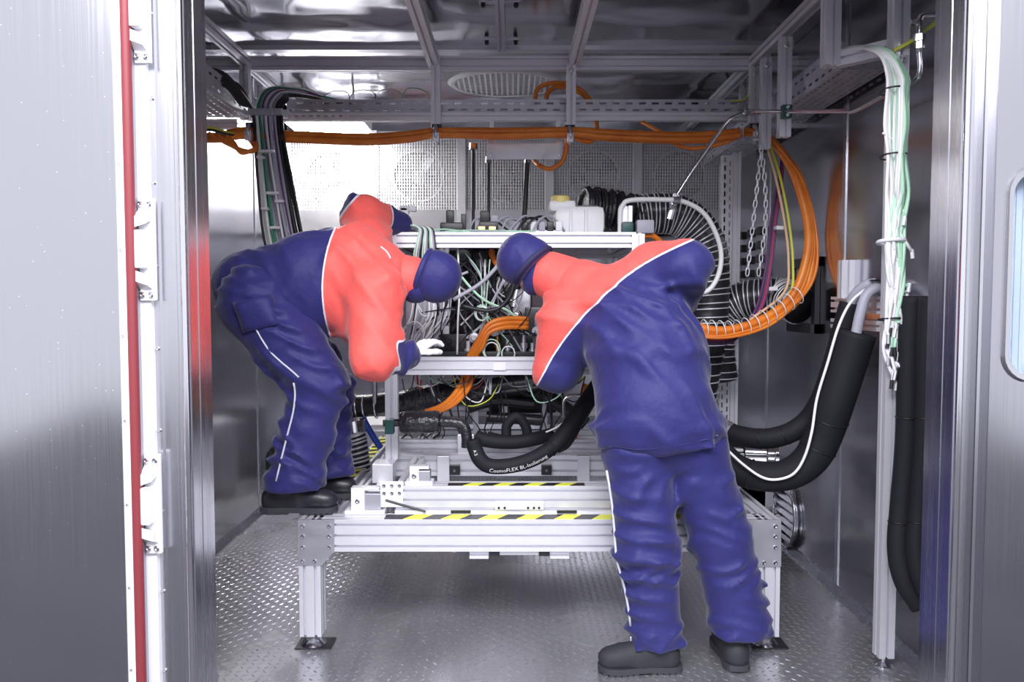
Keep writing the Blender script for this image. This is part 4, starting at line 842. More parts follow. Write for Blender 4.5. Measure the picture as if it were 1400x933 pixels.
for k in range(2):
    gp = smooth_path([P(x + 24*k, y, Y - .09*k) for x, y, Y in ((1247, 405, 3.0), (1243, 480, 3.0), (1240, 600, 3.0), (1233, 690, 3.0), (1229, 750, 2.98), (1238, 795, 2.95), (1260, 830, 2.92))], 8)
    g_ = thing('hanging_foam_hose', ['worn grey foam hose hanging behind the tall post', 'second worn grey foam hose hanging against the door post'][k], 'hose', tuple(gp[-1]), 'foam hoses behind the tall post')
    MB().tube(gp, .042 - .006 * k, 16).build('foam', 'foam', g_, 'all')
    for i in (14, 27): MB().torus(gp[i], gp[i+1] - gp[i], .043 - .006*k, .003, 20, 5).build('seam', 'tape_k', g_, 'all')
# machinery glimpsed beside the table on the right
rm = thing('side_pump', 'small pump with round silver cover beside the thick hose', 'pump', tuple(P(1030, 690, 4.0)))
MB().lathe(P(1035, 622, 3.95), (1, -.2, 0), [(.055, -.06), (.055, .04), (.04, .05), (.04, .08), (.05, .085), (.05, .10)], 20).build('motor', 'chrome', rm, True)
MB().cbox(P(1008, 615, 3.98), (.12, .1, .14), bev=.01).build('pump_body', 'black', rm); MB().cbox(P(1025, 670, 4.0), (.14, .1, .2), bev=.006).build('mount', 'alu', rm); MB().cbox(P(1004, 658, 3.6), (.05, .04, .06), bev=.004).build('switch', 'white', rm)
MB().box((P(1020, 690, 4).x - .1, 3.95, ZT - .004), (P(1020, 690, 4).x + .12, 4.1, P(1020, 690, 4).z)).build('foot', 'alu_dark', rm)
# ---------------------------------------------------------------- hoses in front of the carriage
YH = 3.72
MF = thing('insulated_filter', 'black foil wrapped cylinder with bent outlet pipe in front of rig', 'filter', tuple(P(575, 592, YH)))
a, b = P(547, 578, YH), P(601, 577, YH); d = b - a; L = d.length
MB().lathe(a, d, [(.03, 0), (.05, .002), (.053, .01), (.053, L - .012), (.048, L - .002), (.03, L)], 24).build('body', 'foil', MF, True)
MB().tube(smooth_path([P(600, 577, YH), P(622, 578, YH), P(634, 584, YH), P(638, 597, YH), P(638, 612, YH)], 6), .026, 14).build('outlet_pipe', 'foil', MF, 'all')
MB().tube([P(548, 578, YH), P(524, 579, YH)], .018, 12).build('inlet_pipe', 'black', MF, True)
MB().cbox(P(533, 583, YH - .0), (.04, .05, .07), bev=.004).build('inlet_clamp', 'teal', MF)
CF = thing('lettered_foam_hose', 'curved black foam hose with white lettering in front of rig', 'hose', tuple(P(690, 640, YH)))
pc = [P(646, 602, YH - .01), P(650, 615, YH - .01), P(656, 628, YH - .02), P(668, 637, YH - .02), P(690, 638, YH - .02), P(715, 633, YH - .02), P(738, 623, YH - .02), P(760, 607, YH - .02), P(778, 585, YH - .01), P(795, 560, YH), P(812, 535, YH + .05), P(828, 512, YH + .1)]
pcs = smooth_path(pc, 10); rc = .036
MB().tube(pcs, [rc + (.004 if i > 68 else 0) for i in range(len(pcs))], 20).build('foam', 'foam', CF, 'all')
for i in (66, 70): MB().torus(pcs[i], pcs[i+1] - pcs[i], rc + .002, .004, 20, 5).build('seam', 'tape_k', CF, 'all')
def lettering(text, size, path, i0, r, ang, parent, m='wwire'):
    cu = bpy.data.curves.new('lettering', 'FONT'); cu.body = text; cu.size = size; cu.extrude = .0; cu.resolution_u = 2
    tmp = bpy.data.objects.new('lettering_tmp', cu); COL.objects.link(tmp); bpy.context.view_layer.update()
    me = tmp.evaluated_get(bpy.context.evaluated_depsgraph_get()).to_mesh(); vs = [v.co.copy() for v in me.vertices]; fs = [list(p.vertices) for p in me.polygons]
    bpy.data.objects.remove(tmp)
    acc = [0.]; 
    for i in range(i0, len(path) - 1): acc.append(acc[-1] + (path[i+1] - path[i]).length)
    out = []
    for v in vs:
        s = v.x; k = 0
        while k < len(acc) - 2 and acc[k+1] < s: k += 1
        f = (s - acc[k]) / max(acc[k+1] - acc[k], 1e-6); c = path[i0+k].lerp(path[i0+k+1], f); t_ = (path[i0+k+1] - path[i0+k]).normalized()
        out_ = V((0, -1, 0)); up = out_.cross(t_); up = up if up.z > 0 else -up; up.normalize(); th = ang + v.y / r
        out.append(c + (out_ * math.cos(th) + up * math.sin(th)) * (r + .0025))
    return MB()._add(out, fs).build('lettering', m, parent, fix=False)
lettering('CosmoFLEX BL-Isolierung', .0255, pcs, 31, rc + .0015, -.55, CF)
lettering('A 2', .018, pcs, 9, rc, -.2, CF)
LP = thing('foam_hose_loop', 'black foam hose loop arched behind the lettered hose', 'hose', tuple(P(700, 612, 3.86)))
MB().tube(smooth_path([P(667, 597, 3.88), P(690, 600, 3.86), P(693, 582, 3.86), P(706, 570, 3.86), P(718, 582, 3.86), P(722, 600, 3.86)], 8), .024, 14).build('arch', 'foam', LP, 'all')
MB().tube(smooth_path([P(652, 598, 3.86), P(668, 603, 3.84), P(700, 605, 3.83), P(728, 601, 3.84), P(752, 595, 3.9)], 8), .034, 16).build('foot_hose', 'foam', LP, 'all')
cable('slim_hose', 'slim black hose with brass clip beside the lettered hose', [P(762, 616, YH + .02), P(776, 608, YH + .02), P(790, 585, YH + .03), P(806, 558, YH + .06), P(820, 535, YH + .1)], .016, 'kwire', n=12)
cable('stretched_white_cable', 'white cable stretched behind the lettered hose', [P(745, 592, 3.86), P(765, 582, 3.84), P(790, 560, 3.82), P(806, 542, 3.84), P(815, 520, 3.88)], .0045, 'wwire')
ut = cable('bent_steel_tube', 'thin bent steel tube under the middle beam', [P(772, 590, 4.0), P(770, 555, 4.0), P(773, 545, 4.0), P(785, 541, 4.0), P(806, 541, 4.0)], .009, 'chrome')
# ---------------------------------------------------------------- hoses behind the boots
HC = thing('hose_coupling', 'black hose joint with steel clamps beside the frame upright', 'coupling', tuple(P(500, 570, 4.35)))
MB().tube(smooth_path([P(455, 580, 4.35), P(466, 562, 4.35), P(480, 556, 4.35), P(510, 554, 4.35), P(545, 548, 4.33)], 6), .062, 16).build('hose', 'black', HC, 'all')
for px in (473, 488, 498, 514): c = P(px, 556, 4.35); MB().torus(c, (1, 0, .08), .064, .006, 24, 6).build('clamp', 'chrome', HC, 'all')
MB().cyl(P(512, 510, 4.3), P(513, 556, 4.3), .014, 10).build('riser', 'galv', HC, True)
MB().lathe(P(481, 570, 4.3), (.12, 0, -1), [(.05, 0), (.07, .02), (.072, .08), (.055, .1)], 20).build('reducer', 'chrome', HC, True)
ribbed('ribbed_hose', 'short silver ribbed hose hanging under the hose joint', [P(484, 588, 4.3), P(487, 605, 4.3), P(490, 625, 4.3), P(492, 645, 4.3)], .06, 10, 'foil', 'alu', .006)
cable('blue_hose', 'short blue hose beside the silver ribbed hose', [P(495, 570, 4.32), P(503, 585, 4.32), P(512, 600, 4.33), P(520, 612, 4.35)], .018, 'blue', n=12)
wc = thing('white_cabinet', 'white equipment cabinet behind the table corner', 'cabinet', (-.95, 5.75, 0))
x0, x1 = U(450, 600, 5.6).x, U(540, 600, 5.6).x; zt_ = U(480, 582, 5.6).z
zv = U(480, 615, 5.6).z; m = MB(); m.box((x0 + .2, 5.62, .05), (x1, 6.04, zt_)); m.box((x0, 5.62, zv), (x0 + .2, 6.04, zt_)); m.box((x0, 5.62, .05), (x0 + .2, 6.04, .1)); m.box((x0, 5.62, .1), (x0 + .02, 6.04, zv)); m.box((x0 + .02, 6.0, .1), (x0 + .2, 6.04, zv)); m.build('body', 'white', wc); MB().box((x0 + .24, 5.605, .1), (x1 - .02, 5.62, zt_ - .04)).build('door', 'white', wc)
for x in (x0 + .05, x1 - .05): MB().box((x - .03, 5.65, 0), (x + .03, 6.0, .05)).build('foot', 'dark', wc)
# ---------------------------------------------------------------- things on and above the rig
wp_ = thing('hanging_plate', 'blank metal plate hanging below the orange cables', 'plate', tuple(P(718, 218, 4.5)))
a, b = P(665, 196, 4.5), P(770, 218, 4.5); MB().box((a.x, 4.50, b.z), (b.x, 4.506, a.z)).build('sheet', 'alu_dark', wp_)
for px in (672, 763): p_ = P(px, 198, 4.5); MB().box((p_.x - .012, 4.506, p_.z - .02), (p_.x + .012, 4.515, U(px, 163, 4.5).z)).build('hanger_strip', 'galv', wp_)
put_screws(wp_, [P(670, 213, 4.5), P(764, 213, 4.5)], (0, -1, 0), .005)
for k, (xa_, ya, xb_, yb, lbl) in enumerate(((647, 200, 647, 322, 'thin black rod rising from the rig beside hanging plate'), (668, 218, 668, 322, 'thin black rod under the hanging plate edge'), (721, 218, 715, 322, 'slanting black tube under the hanging plate middle'))):
    r_ = thing('threaded_rod', lbl, 'rod', tuple(P(xb_, yb, 4.5)), 'black rods above the rig'); p_, q_ = P(xb_, yb, 4.52), P(xa_, ya, 4.52); p_.z = zu + .044
    MB().tube([p_, q_], .009 if k < 2 else .015, 10).build('rod', 'kwire', r_, True); MB().cyl(q_ - V((0, 0, .02)), q_ + V((0, 0, .015)), .022 if k == 0 else .017, 8).build('end_fitting', 'chrome', r_); MB().lathe(p_, (0, 0, 1), [(.03, 0), (.03, .01), (.016, .014), (.016, .03)], 12).build('base_nut', 'galv', r_)
TK = thing('expansion_tank', 'translucent white tank with yellow cap on the rig', 'tank', tuple(P(800, 340, 4.25)))
c = P(792, 328, 4.25); MB().cbox((c.x, 4.3, zu + .044 + .08), (.27, .2, .16), bev=.045).build('tank_body', 'plastic', TK, True)
MB().cbox((c.x - .09, 4.28, zu + .2), (.14, .14, .06), bev=.02).build('neck', 'plastic', TK, True)
MB().lathe((c.x - .1, 4.26, zu + .22), (0, 0, 1), [(.052, 0), (.052, .03), (.045, .036)], 20).build('cap', mat('yellow_cap', (.85, .72, .25), .4), TK, True)
for s in (-.05, .03): MB().cbox((c.x + s, 4.19, zu + .12), (.012, .01, .12), bev=.003).build('rib', 'plastic', TK)
def top_item(name, px, py, Y, label, cat, parts):
    c = P(px, py, Y); c.z = zu + .044; o = thing(name, label, cat, tuple(c))
    for nm, off, dim, m in parts: MB().cbox(c + V(off), dim, bev=min(dim) * .18).build(nm, m, o, 35)
top_item('relay_module', 618, 318, 4.15, 'black relay module with upright plug on top of rig', 'relay', [('body', (0, 0, .03), (.12, .08, .06), 'black'), ('plug', (-.01, 0, .09), (.04, .04, .07), 'black'), ('plug', (.06, 0, .06), (.025, .04, .09), 'black')])
top_item('valve_group', 668, 315, 4.15, 'dark valve group with brass nuts on top of rig', 'valve', [('body', (0, 0, .04), (.10, .08, .05), 'black'), ('nut', (-.035, -.03, .02), (.04, .04, .04), 'brass'), ('nut', (.02, -.03, .02), (.04, .04, .04), 'brass'), ('head', (-.02, 0, .09), (.05, .06, .06), 'dark'), ('head', (.03, .01, .08), (.04, .05, .04), 'gwire')])
top_item('connector_rail', 735, 312, 4.2, 'row of grey connectors on top of rig by the tank', 'connector', [('rail', (0, 0, .012), (.26, .05, .024), 'alu')] + [('connector', (-.11 + .044 * i, -.01, .045), (.034, .05, .05), ['gwire', 'black', 'white'][i % 3]) for i in range(6)])
top_item('white_bracket', 553, 305, 4.3, 'white upright bracket on top of rig by worker shoulder', 'bracket', [('post', (0, 0, .08), (.05, .05, .16), 'white'), ('head', (.02, 0, .15), (.09, .05, .03), 'white')])
top_item('green_terminal', 868, 330, 4.1, 'small grey terminal pair beside the bent guide tube', 'terminal', [('body', (-.04, 0, .03), (.06, .06, .06), 'teal'), ('body', (.05, 0, .035), (.09, .06, .07), 'gwire')])
cable('orange_cable', 'stub of orange cable arching behind the bending worker back', [P(868, 338, 4.12), P(875, 325, 4.12), P(890, 322, 4.12), P(903, 330, 4.14)], .015, 'orange')
GA = tag(MB().lathe(P(740, 470, 3.93), (0, .0, 1), [(.022, -.08), (.022, .08), (.034, .09), (.034, .125), (.02, .13)], 16).build('grease_cylinder', 'gwire', None, True), 'grey metal cylinder standing on the middle beam', 'cylinder')
# ================================================================ people
from mathutils.bvhtree import BVHTree
def surface_nets(f, lo, hi, h):
    lo = np.array(lo, np.float32); n = np.maximum(np.ceil((np.array(hi) - lo) / h).astype(int) + 1, 4)
    ax = [lo[i] + h * np.arange(n[i], dtype=np.float32) for i in range(3)]
    G = np.stack(np.meshgrid(*ax, indexing='ij'), -1); D = f(G.reshape(-1, 3)).reshape(n).astype(np.float32); ins = D < 0
    c = [(i, j, k) for i in (0, 1) for j in (0, 1) for k in (0, 1)]; m = n - 1
    cnt = sum(ins[i:i+m[0], j:j+m[1], k:k+m[2]].astype(np.int8) for i, j, k in c); act = (cnt > 0) & (cnt < 8); idx = -np.ones(m, int); ids = np.argwhere(act); idx[act] = np.arange(len(ids))
    P_ = np.zeros((len(ids), 3)); W_ = np.zeros(len(ids))
    for a in range(8):
        for b in range(a + 1, 8):
            if sum(abs(x - y) for x, y in zip(c[a], c[b])) != 1: continue
            da = D[ids[:, 0]+c[a][0], ids[:, 1]+c[a][1], ids[:, 2]+c[a][2]]; db = D[ids[:, 0]+c[b][0], ids[:, 1]+c[b][1], ids[:, 2]+c[b][2]]
            x = (da < 0) != (db < 0); t = np.where(x, da / np.where(x, da - db, 1), 0)[:, None]
            P_ += np.where(x[:, None], np.array(c[a]) + t * (np.array(c[b]) - np.array(c[a])), 0); W_ += x
    vs = lo + h * (ids + P_ / W_[:, None]); fs = []
    for d in range(3):
        e1, e2 = [(1, 2), (2, 0), (0, 1)][d]
        sl = [slice(1, m[i]) for i in range(3)]; sl[d] = slice(0, m[d]); s2 = list(sl); s2[d] = slice(1, m[d] + 1)
        A, B = ins[tuple(sl)], ins[tuple(s2)]
        for w_, flip in ((A & ~B, False), (~A & B, True)):
            q = np.argwhere(w_) + np.array([s.start for s in sl]); 
            if not len(q): continue
            def g(o1, o2):
                r = q.copy(); r[:, e1] -= o1; r[:, e2] -= o2; return idx[r[:, 0], r[:, 1], r[:, 2]]
            quad = np.stack([g(0, 0), g(1, 0), g(1, 1), g(0, 1)], 1); fs.append(quad[:, ::-1] if flip else quad)
    return vs, np.concatenate(fs)
def sdf(prims, k=.03):
    """prims: ('cap', a, b, ra, rb) or ('ell', centre, radii, 3x3 or None); smooth union"""
    def f(p):
        d = None
        for pr in prims:
            if pr[0] == 'cap':
                a, b = np.array(pr[1], np.float32), np.array(pr[2], np.float32); ab = b - a; t = np.clip(((p - a) @ ab) / max(float(ab @ ab), 1e-9), 0, 1)
                q = np.linalg.norm(p - a - t[:, None] * ab, axis=1) - (pr[3] + t * (pr[4] - pr[3]))
            else:
                x = p - np.array(pr[1], np.float32); x = x @ np.array(pr[3], np.float32).T if pr[3] is not None else x; r = np.array(pr[2], np.float32)
                k0 = np.linalg.norm(x / r, axis=1); k1 = np.linalg.norm(x / (r * r), axis=1); q = k0 * (k0 - 1) / np.maximum(k1, 1e-6)
            if d is None: d = q
            else:
                hh = np.clip(.5 + .5 * (q - d) / k, 0, 1); d = q + (d - q) * hh - k * hh * (1 - hh)
        return d
    return f
def bounds(prims, pad=.06):
    lo, hi = np.full(3, 9.), np.full(3, -9.)
    for pr in prims:
        if pr[0] == 'cap': pts = [(np.array(pr[1]), pr[3]), (np.array(pr[2]), pr[4])]
        else: pts = [(np.array(pr[1]), max(pr[2]))]
        for c, r in pts: lo = np.minimum(lo, c - r); hi = np.maximum(hi, c + r)
    return lo - pad, hi + pad
def folds(dirs, amp, seed=0):
    r = np.random.RandomState(seed)
    terms = [(np.array(d, np.float32), a, r.rand(3) * 6, r.randn(3).astype(np.float32) * 6) for d, a in dirs]
    def f(p):
        o = 0
        for d, a, ph, w in terms:
            x = p @ d + 2.6 * np.sin(p @ w * 1.4 + ph[0]) + 1.7 * np.sin(p @ (w[::-1] * 2.6) + ph[1]); s = np.sin(x + ph[2]); env = np.clip(.2 + .8 * np.sin(p @ (w[[1, 2, 0]] * 1.8) + ph[1]) + .5 * np.sin(p @ (w * 2.9) + ph[2]), 0, 1)
            o = o + a * amp * (.5 * s + .35 * np.abs(s)) * env
        return o
    return f
SOLID = {}
def organic(name, prims, m, parent, h=.012, k=.03, fold=None, attr=None, cut=None, kind=None):
    f0 = sdf(prims, k)
    def f(p):
        d = f0(p)
        if fold is not None: d = d - fold(p)
        if cut is not None: d = np.maximum(d, cut(p))
        return d
    lo, hi = bounds(prims); vs, fs = surface_nets(f, lo, hi, h); org = ORG[parent]
    me = bpy.data.meshes.new(name); me.from_pydata([tuple(v) for v in (vs - np.array(org))], [], [tuple(map(int, q)) for q in fs])
    bm = bmesh.new(); bm.from_mesh(me); bmesh.ops.recalc_face_normals(bm, faces=bm.faces[:])
    bmesh.ops.smooth_vert(bm, verts=bm.verts[:], factor=.5, use_axis_x=True, use_axis_y=True, use_axis_z=True)
    bm.to_mesh(me); bm.free(); me.materials.append(m); me.polygons.foreach_set('use_smooth', [True] * len(me.polygons))
    if attr is not None:
        a = me.attributes.new('yoke', 'FLOAT', 'POINT'); a.data.foreach_set('value', attr(vs).astype(np.float32))
    o = bpy.data.objects.new(name, me); COL.objects.link(o); o.parent = parent; ORG[o] = org
    SOLID[o] = BVHTree.FromPolygons([tuple(v) for v in vs], [tuple(map(int, q)) for q in fs]); return o
def fabric(name, col, col2=None):
    def b(nt, bs):
        v = coords(nt, (1, 1, 1)); n = nd(nt, 'ShaderNodeTexNoise'); n.inputs['Scale'].default_value = 11; n.inputs['Detail'].default_value = 4; nt.links.new(v, n.inputs['Vector'])
        bp = nd(nt, 'ShaderNodeBump'); bp.inputs['Strength'].default_value = .45; bp.inputs['Distance'].default_value = .02; nt.links.new(n.outputs['Fac'], bp.inputs['Height']); nt.links.new(bp.outputs[0], bs.inputs['Normal'])
        bs.inputs['Sheen Weight'].default_value = .25; bs.inputs['Sheen Roughness'].default_value = .4
        if col2:
            at = nd(nt, 'ShaderNodeAttribute'); at.attribute_name = 'yoke'; cr = nd(nt, 'ShaderNodeValToRGB'); cr.color_ramp.interpolation = 'CONSTANT'
            mr = nd(nt, 'ShaderNodeMapRange'); mr.inputs[1].default_value = -.1; mr.inputs[2].default_value = .1; nt.links.new(at.outputs['Fac'], mr.inputs[0])
            e = cr.color_ramp.elements; e[0].position = 0; e[0].color = (*col, 1); e[1].position = .47; e[1].color = (.75, .73, .80, 1); x = e.new(.505); x.color = (*col2, 1)
            nt.links.new(mr.outputs[0], cr.inputs[0]); nt.links.new(cr.outputs[0], bs.inputs['Base Color'])
    return mat(name, col, .62, 0, .35, b)
NAVY, RED = (.023, .023, .14), (.84, .115, .10)
M['jacket'] = fabric('jacket_fabric', NAVY, RED); M['navy'] = fabric('navy_fabric', NAVY); M['hat'] = fabric('navy_knit', (.023, .023, .14))
M['collar'] = fabric('red_fabric', RED); M['glove'] = mat('white_glove', (.85, .85, .9), .7, build=add_noise((80, 80, 80), 3, .3, None, dist=.003))
M['skin'] = mat('skin', (.62, .36, .27), .5, Subsurface_Weight=.1); M['boot'] = mat('black_leather', (.02, .02, .028), .38, build=add_noise((60, 60, 60), 4, .3, None, dist=.003))
M['bootg'] = mat('grey_suede_boot', (.022, .022, .03), .7, build=add_noise((90, 90, 90), 4, .4, None, dist=.003)); M['sole'] = mat('rubber_sole', (.035, .035, .045), .6); M['piping'] = mat('silver_piping', (.6, .6, .68), .4)
def frame_of(up, fwd):
    u = V(up).normalized(); f_ = V(fwd); f_ = (f_ - u * f_.dot(u)).normalized(); s = f_.cross(u); return u, f_, s
def head_prims(c, up, fwd, s=1.0):
    u, f_, r = frame_of(up, fwd); R = [tuple(r), tuple(f_), tuple(u)]; at = lambda a, b, e: tuple(V(c) + r * a * s + f_ * b * s + u * e * s)
    pr = [('ell', at(0, -.012, .022), (.075*s, .094*s, .088*s), R), ('ell', at(0, .024, -.042), (.060*s, .066*s, .072*s), R), ('ell', at(0, .052, -.092), (.03*s, .026*s, .022*s), R),
          ('cap', at(0, .088, .0), at(0, .108, -.034), .008*s, .014*s), ('cap', at(-.032, .078, .016), at(.032, .078, .016), .014*s, .014*s)]
    for q in (-1, 1): pr += [('ell', at(q*.080, -.006, -.012), (.010*s, .018*s, .030*s), R), ('ell', at(q*.034, .062, -.034), (.022*s, .02*s, .02*s), R)]
    return pr, at
def face_bits(parent, at, s=1.0):
    for q in (-1, 1):
        e = MB().sphere(at(q*.031, .080, -.004), .011 * s, 10).build('eye', 'wwire', parent, 'all'); MB().sphere(at(q*.031, .0885, -.004), .0055 * s, 8).build('iris', 'dark', e, 'all')
        MB().tube([at(q*.018, .091, .018), at(q*.034, .089, .021), at(q*.05, .078, .014)], .0035, 6).build('eyebrow', 'dark', parent)
    MB().tube([at(-.024, .079, -.064), at(-.01, .089, -.062), at(.01, .089, -.062), at(.024, .079, -.064)], .0042, 6).build('lips', mat('lips', (.5, .2, .18), .5), parent)
def glove(parent, wrist, d, palm, side, curl=.55, thumb=1):
    """wrist point, finger direction, palm normal (the way the fingers curl), side = towards the thumb"""
    d, p_, s = V(d).normalized(), V(palm), V(side); p_ = (p_ - d * p_.dot(d)).normalized(); s = d.cross(p_) * (1 if d.cross(p_).dot(s) > 0 else -1); w_ = V(wrist); T = tuple; pr = []
    for q in (-.028, -.010, .010, .028): pr.append(('cap', T(w_ + s * q * .7), T(w_ + d * .092 + s * q), .017, .0145))
    pr.append(('cap', T(w_ - d * .03), T(w_ + d * .03), .034, .03))
    for i, L in enumerate((.074, .082, .076, .060)):
        b = w_ + d * .088 + s * (.032 - .0212 * i); dirn = d + s * (.10 - .07 * i); dirn.normalize(); a = .2
        for j, (fr, r0, r1) in enumerate(((.45, .0115, .0105), (.32, .0105, .0098), (.25, .0098, .009))):
            v = dirn * math.cos(a) + p_ * math.sin(a); e = b + v * (L * fr); pr.append(('cap', T(b), T(e), r0, r1)); b = e; a += curl * (1.1 if j == 0 else .8)
    b = w_ + d * .026 + s * .03
    for fr, v in ((.042, s * .75 + d * .55 + p_ * .3), (.034, s * .25 + d * .85 + p_ * .45), (.026, d * .8 + p_ * .6 - s * .1)):
        v = v.normalized(); e = b + v * fr; pr.append(('cap', T(b), T(e), .0135, .0115)); b = e
    g = organic('glove', pr, M['glove'], parent, .0048, .007); return g
def boot(parent, heel, d, L, m, lean=(0, 0, 1)):
    """heel: point on the ground under the heel's back; d: toe direction"""
    d = V(d).normalized(); up = V((0, 0, 1)); s = d.cross(up); h = V(heel); T = tuple; at = lambda a, b, e: T(h + d * a * L + s * b + up * e)
    pr = [('cap', at(.15, 0, .066), at(.45, 0, .070), .050, .046), ('cap', at(.14, 0, .04), at(.5, 0, .04), .046, .042), ('cap', at(.5, 0, .045), at(.86, 0, .042), .046, .042), ('ell', at(.76, 0, .062), (.25 * L, .050, .040), [T(d), T(s), T(up)]), ('cap', at(.3, 0, .09), at(.7, 0, .068), .046, .040),
          ('cap', at(.24, 0, .10), T(V(at(.24, 0, .10)) + V(lean) * .13), .052, .060)]
    b = organic('boot', pr, M[m], parent, .007, .02, cut=lambda p: .022 - (p[:, 2] - h.z))
    out = []; prof_ = [(-.035, .0), (-.03, .018), (-.01, .036), (.04, .047), (.15, .051), (.38, .044), (.55, .049), (.75, .058), (.88, .054), (.96, .038), (1.01, .016), (1.02, 0)]
    poly = [(a, w) for a, w in prof_] + [(a, -w) for a, w in prof_[-2:0:-1]]
    o = MB().prism([at(a, w, .008) for a, w in poly], (0, 0, .022)).build('sole', 'sole', b, 30)
    lug = MB()
    for a in np.arange(.04, .97, .075):
        if .38 < a < .5: continue
        wv = np.interp(a, [x[0] for x in prof_], [x[1] for x in prof_])
        for q in (-1, 1):
            c = V(at(a, q * wv * .60, .0058)); lug.cbox(c, (L * .060, wv * .74, .012), Matrix((d, s, up)).transposed())
    tag(lug.build('tread', 'sole', b), kind='stuff')
    for i in range(4):
        a = .40 + .07 * i; z = .118 - .012 * i; MB().tube(smooth_path([at(a, -.03, z - .018), at(a + .02, 0, z + .004), at(a, .03, z - .018)], 4), .0035, 5).build('lace', 'dark', b)
    return b
def line_on(name, solid_o, pts, dirs, r, m, parent, off=.0):
    bv = SOLID[solid_o]; out = []
    for p, d in zip(smooth_path(pts, 5), smooth_path(dirs, 5)):
        d = d.normalized(); hit = bv.ray_cast(p + d * .6, -d)
        if hit[0] is not None: out.append(hit[0] + d * off)
    if len(out) > 1:
        sm = out
        for _ in range(2): sm = [sm[0]] + [(sm[i-1] + sm[i] * 2 + sm[i+1]) / 4 for i in range(1, len(sm) - 1)] + [sm[-1]]
        return MB().tube(sm, r, 6).build(name, m, parent, 'all')
def patch_on(name, solid_o, c, u, v, d, nu, nv, m, parent, off=.006):
    bv = SOLID[solid_o]; c, u, v, d = V(c), V(u), V(v), V(d).normalized(); vs = []
    for j in range(nv + 1):
        for i in range(nu + 1):
            p = c + u * (i / nu - .5) + v * (j / nv - .5); hit = bv.ray_cast(p + d * .6, -d); vs.append((hit[0] if hit[0] is not None else p) + d * off)
    return solid(MB()._add(vs, [(j*(nu+1)+i, j*(nu+1)+i+1, (j+1)*(nu+1)+i+1, (j+1)*(nu+1)+i) for j in range(nv) for i in range(nu)]).build(name, m, parent, 'all'), .008)
T = tuple
# ---------------------------------------------------------------- worker crouching on the table edge
WA = thing('person', 'person in red and navy padded suit crouching on the table edge', 'person', (XT0 + .05, 3.45, ZT))
hipN, hipF = P(352, 415, 3.40), P(372, 415, 3.62); kN, kF = P(436, 522, 3.36), P(447, 535, 3.62); aN, aF = P(404, 655, 3.36), P(447, 640, 3.62)
pel = P(358, 398, 3.51); mid = P(425, 382, 3.50); che = P(487, 372, 3.50); nek = P(540, 378, 3.50); hd = P(588, 378, 3.49)
shN, eN, wN = P(512, 400, 3.33), P(512, 488, 3.24), P(556, 486, 3.36); shF, eF, wF = P(500, 335, 3.66), P(498, 295, 3.80), P(548, 306, 3.98)
hp_, hat_ = head_prims(hd, (.93, -.02, -.36), (-.36, .12, -.93), .98)
cap = lambda a, b, r, r2: ('cap', T(a), T(b), r, r2)
body = organic('body', hp_ + [cap(nek, hd, .055, .055), cap(pel, mid, .11, .11), cap(mid, che, .11, .12), cap(che, nek, .11, .055), cap(che, shN, .09, .06), cap(che, shF, .09, .06), cap(shN, eN, .05, .042), cap(eN, wN, .042, .03), cap(shF, eF, .05, .042), cap(eF, wF, .042, .03),
    cap(pel, hipN, .1, .085), cap(pel, hipF, .1, .085), cap(hipN, kN, .085, .06), cap(kN, aN, .058, .04), cap(hipF, kF, .085, .06), cap(kF, aF, .058, .04)], M['skin'], WA, .0095, .02)
face_bits(body, hat_, .98)
tr = organic('trousers', [cap(pel, hipN, .15, .155), cap(pel, hipF, .15, .15), cap(hipN, hipN.lerp(kN, .5), .158, .145), cap(hipN.lerp(kN, .5), kN, .145, .118), cap(kN, kN.lerp(aN, .5), .114, .108), cap(kN.lerp(aN, .5), aN, .108, .112),
    cap(hipF, kF, .15, .118), cap(kF, aF, .112, .108), cap(aN, aN + V((-.012, 0, -.03)), .115, .115), cap(aF, aF + V((0, 0, -.03)), .108, .108)], M['navy'], WA, .0115, .035,
    folds([((6, 4, 70), 1.0), ((45, 10, 50), .8), ((-30, 8, 85), .6)], .019, 4), cut=lambda p: (ZT + .105) - p[:, 2])
cy = P(552, 396, 3.4)
rx, rz = .345, .47
fore = sdf([cap(eN.lerp(wN, .35), wN, .1, .1), cap(eF.lerp(wF, .75), wF, .1, .08)])
def yokeA(p):
    dy = p[:, 1] - 3.4; q = 1 + .26 * dy; g = rx * (1 - np.sqrt(((p[:, 0] - cy.x + .15 * dy) / (rx * q)) ** 2 + ((p[:, 2] - cy.z - .03 * dy) / (rz * q)) ** 2)); return np.minimum(g, fore(p)) * 1.0
jkA = organic('jacket', [cap(P(340, 392, 3.51), P(356, 395, 3.51), .15, .165), cap(P(356, 395, 3.51), mid, .168, .195), cap(mid, P(430, 405, 3.5), .19, .19), cap(mid, che, .195, .195), cap(che, P(520, 376, 3.5), .19, .135), cap(P(515, 378, 3.5), nek, .13, .082),
    cap(che, shN, .16, .115), cap(shN, eN, .118, .098), cap(eN, wN, .09, .062), cap(che, shF, .16, .115), cap(shF, eF, .112, .098), cap(eF, wF, .09, .06), cap(P(478, 410, 3.44), P(500, 440, 3.4), .15, .12)], M['jacket'], WA, .0115, .04,
    folds([((50, 8, 40), .8), ((25, 20, -55), .8), ((14, 6, 12), .5)], .018, 9), attr=yokeA)
ct = organic('collar', [cap(P(528, 378, 3.5), P(563, 380, 3.495), .112, .094)], M['collar'], WA, .0095, .03, folds([((60, 20, 30), 1)], .007, 3))
u, f_, r_ = frame_of((.93, -.02, -.36), (-.36, .12, -.93)); Rm = [T(r_), T(f_), T(u)]
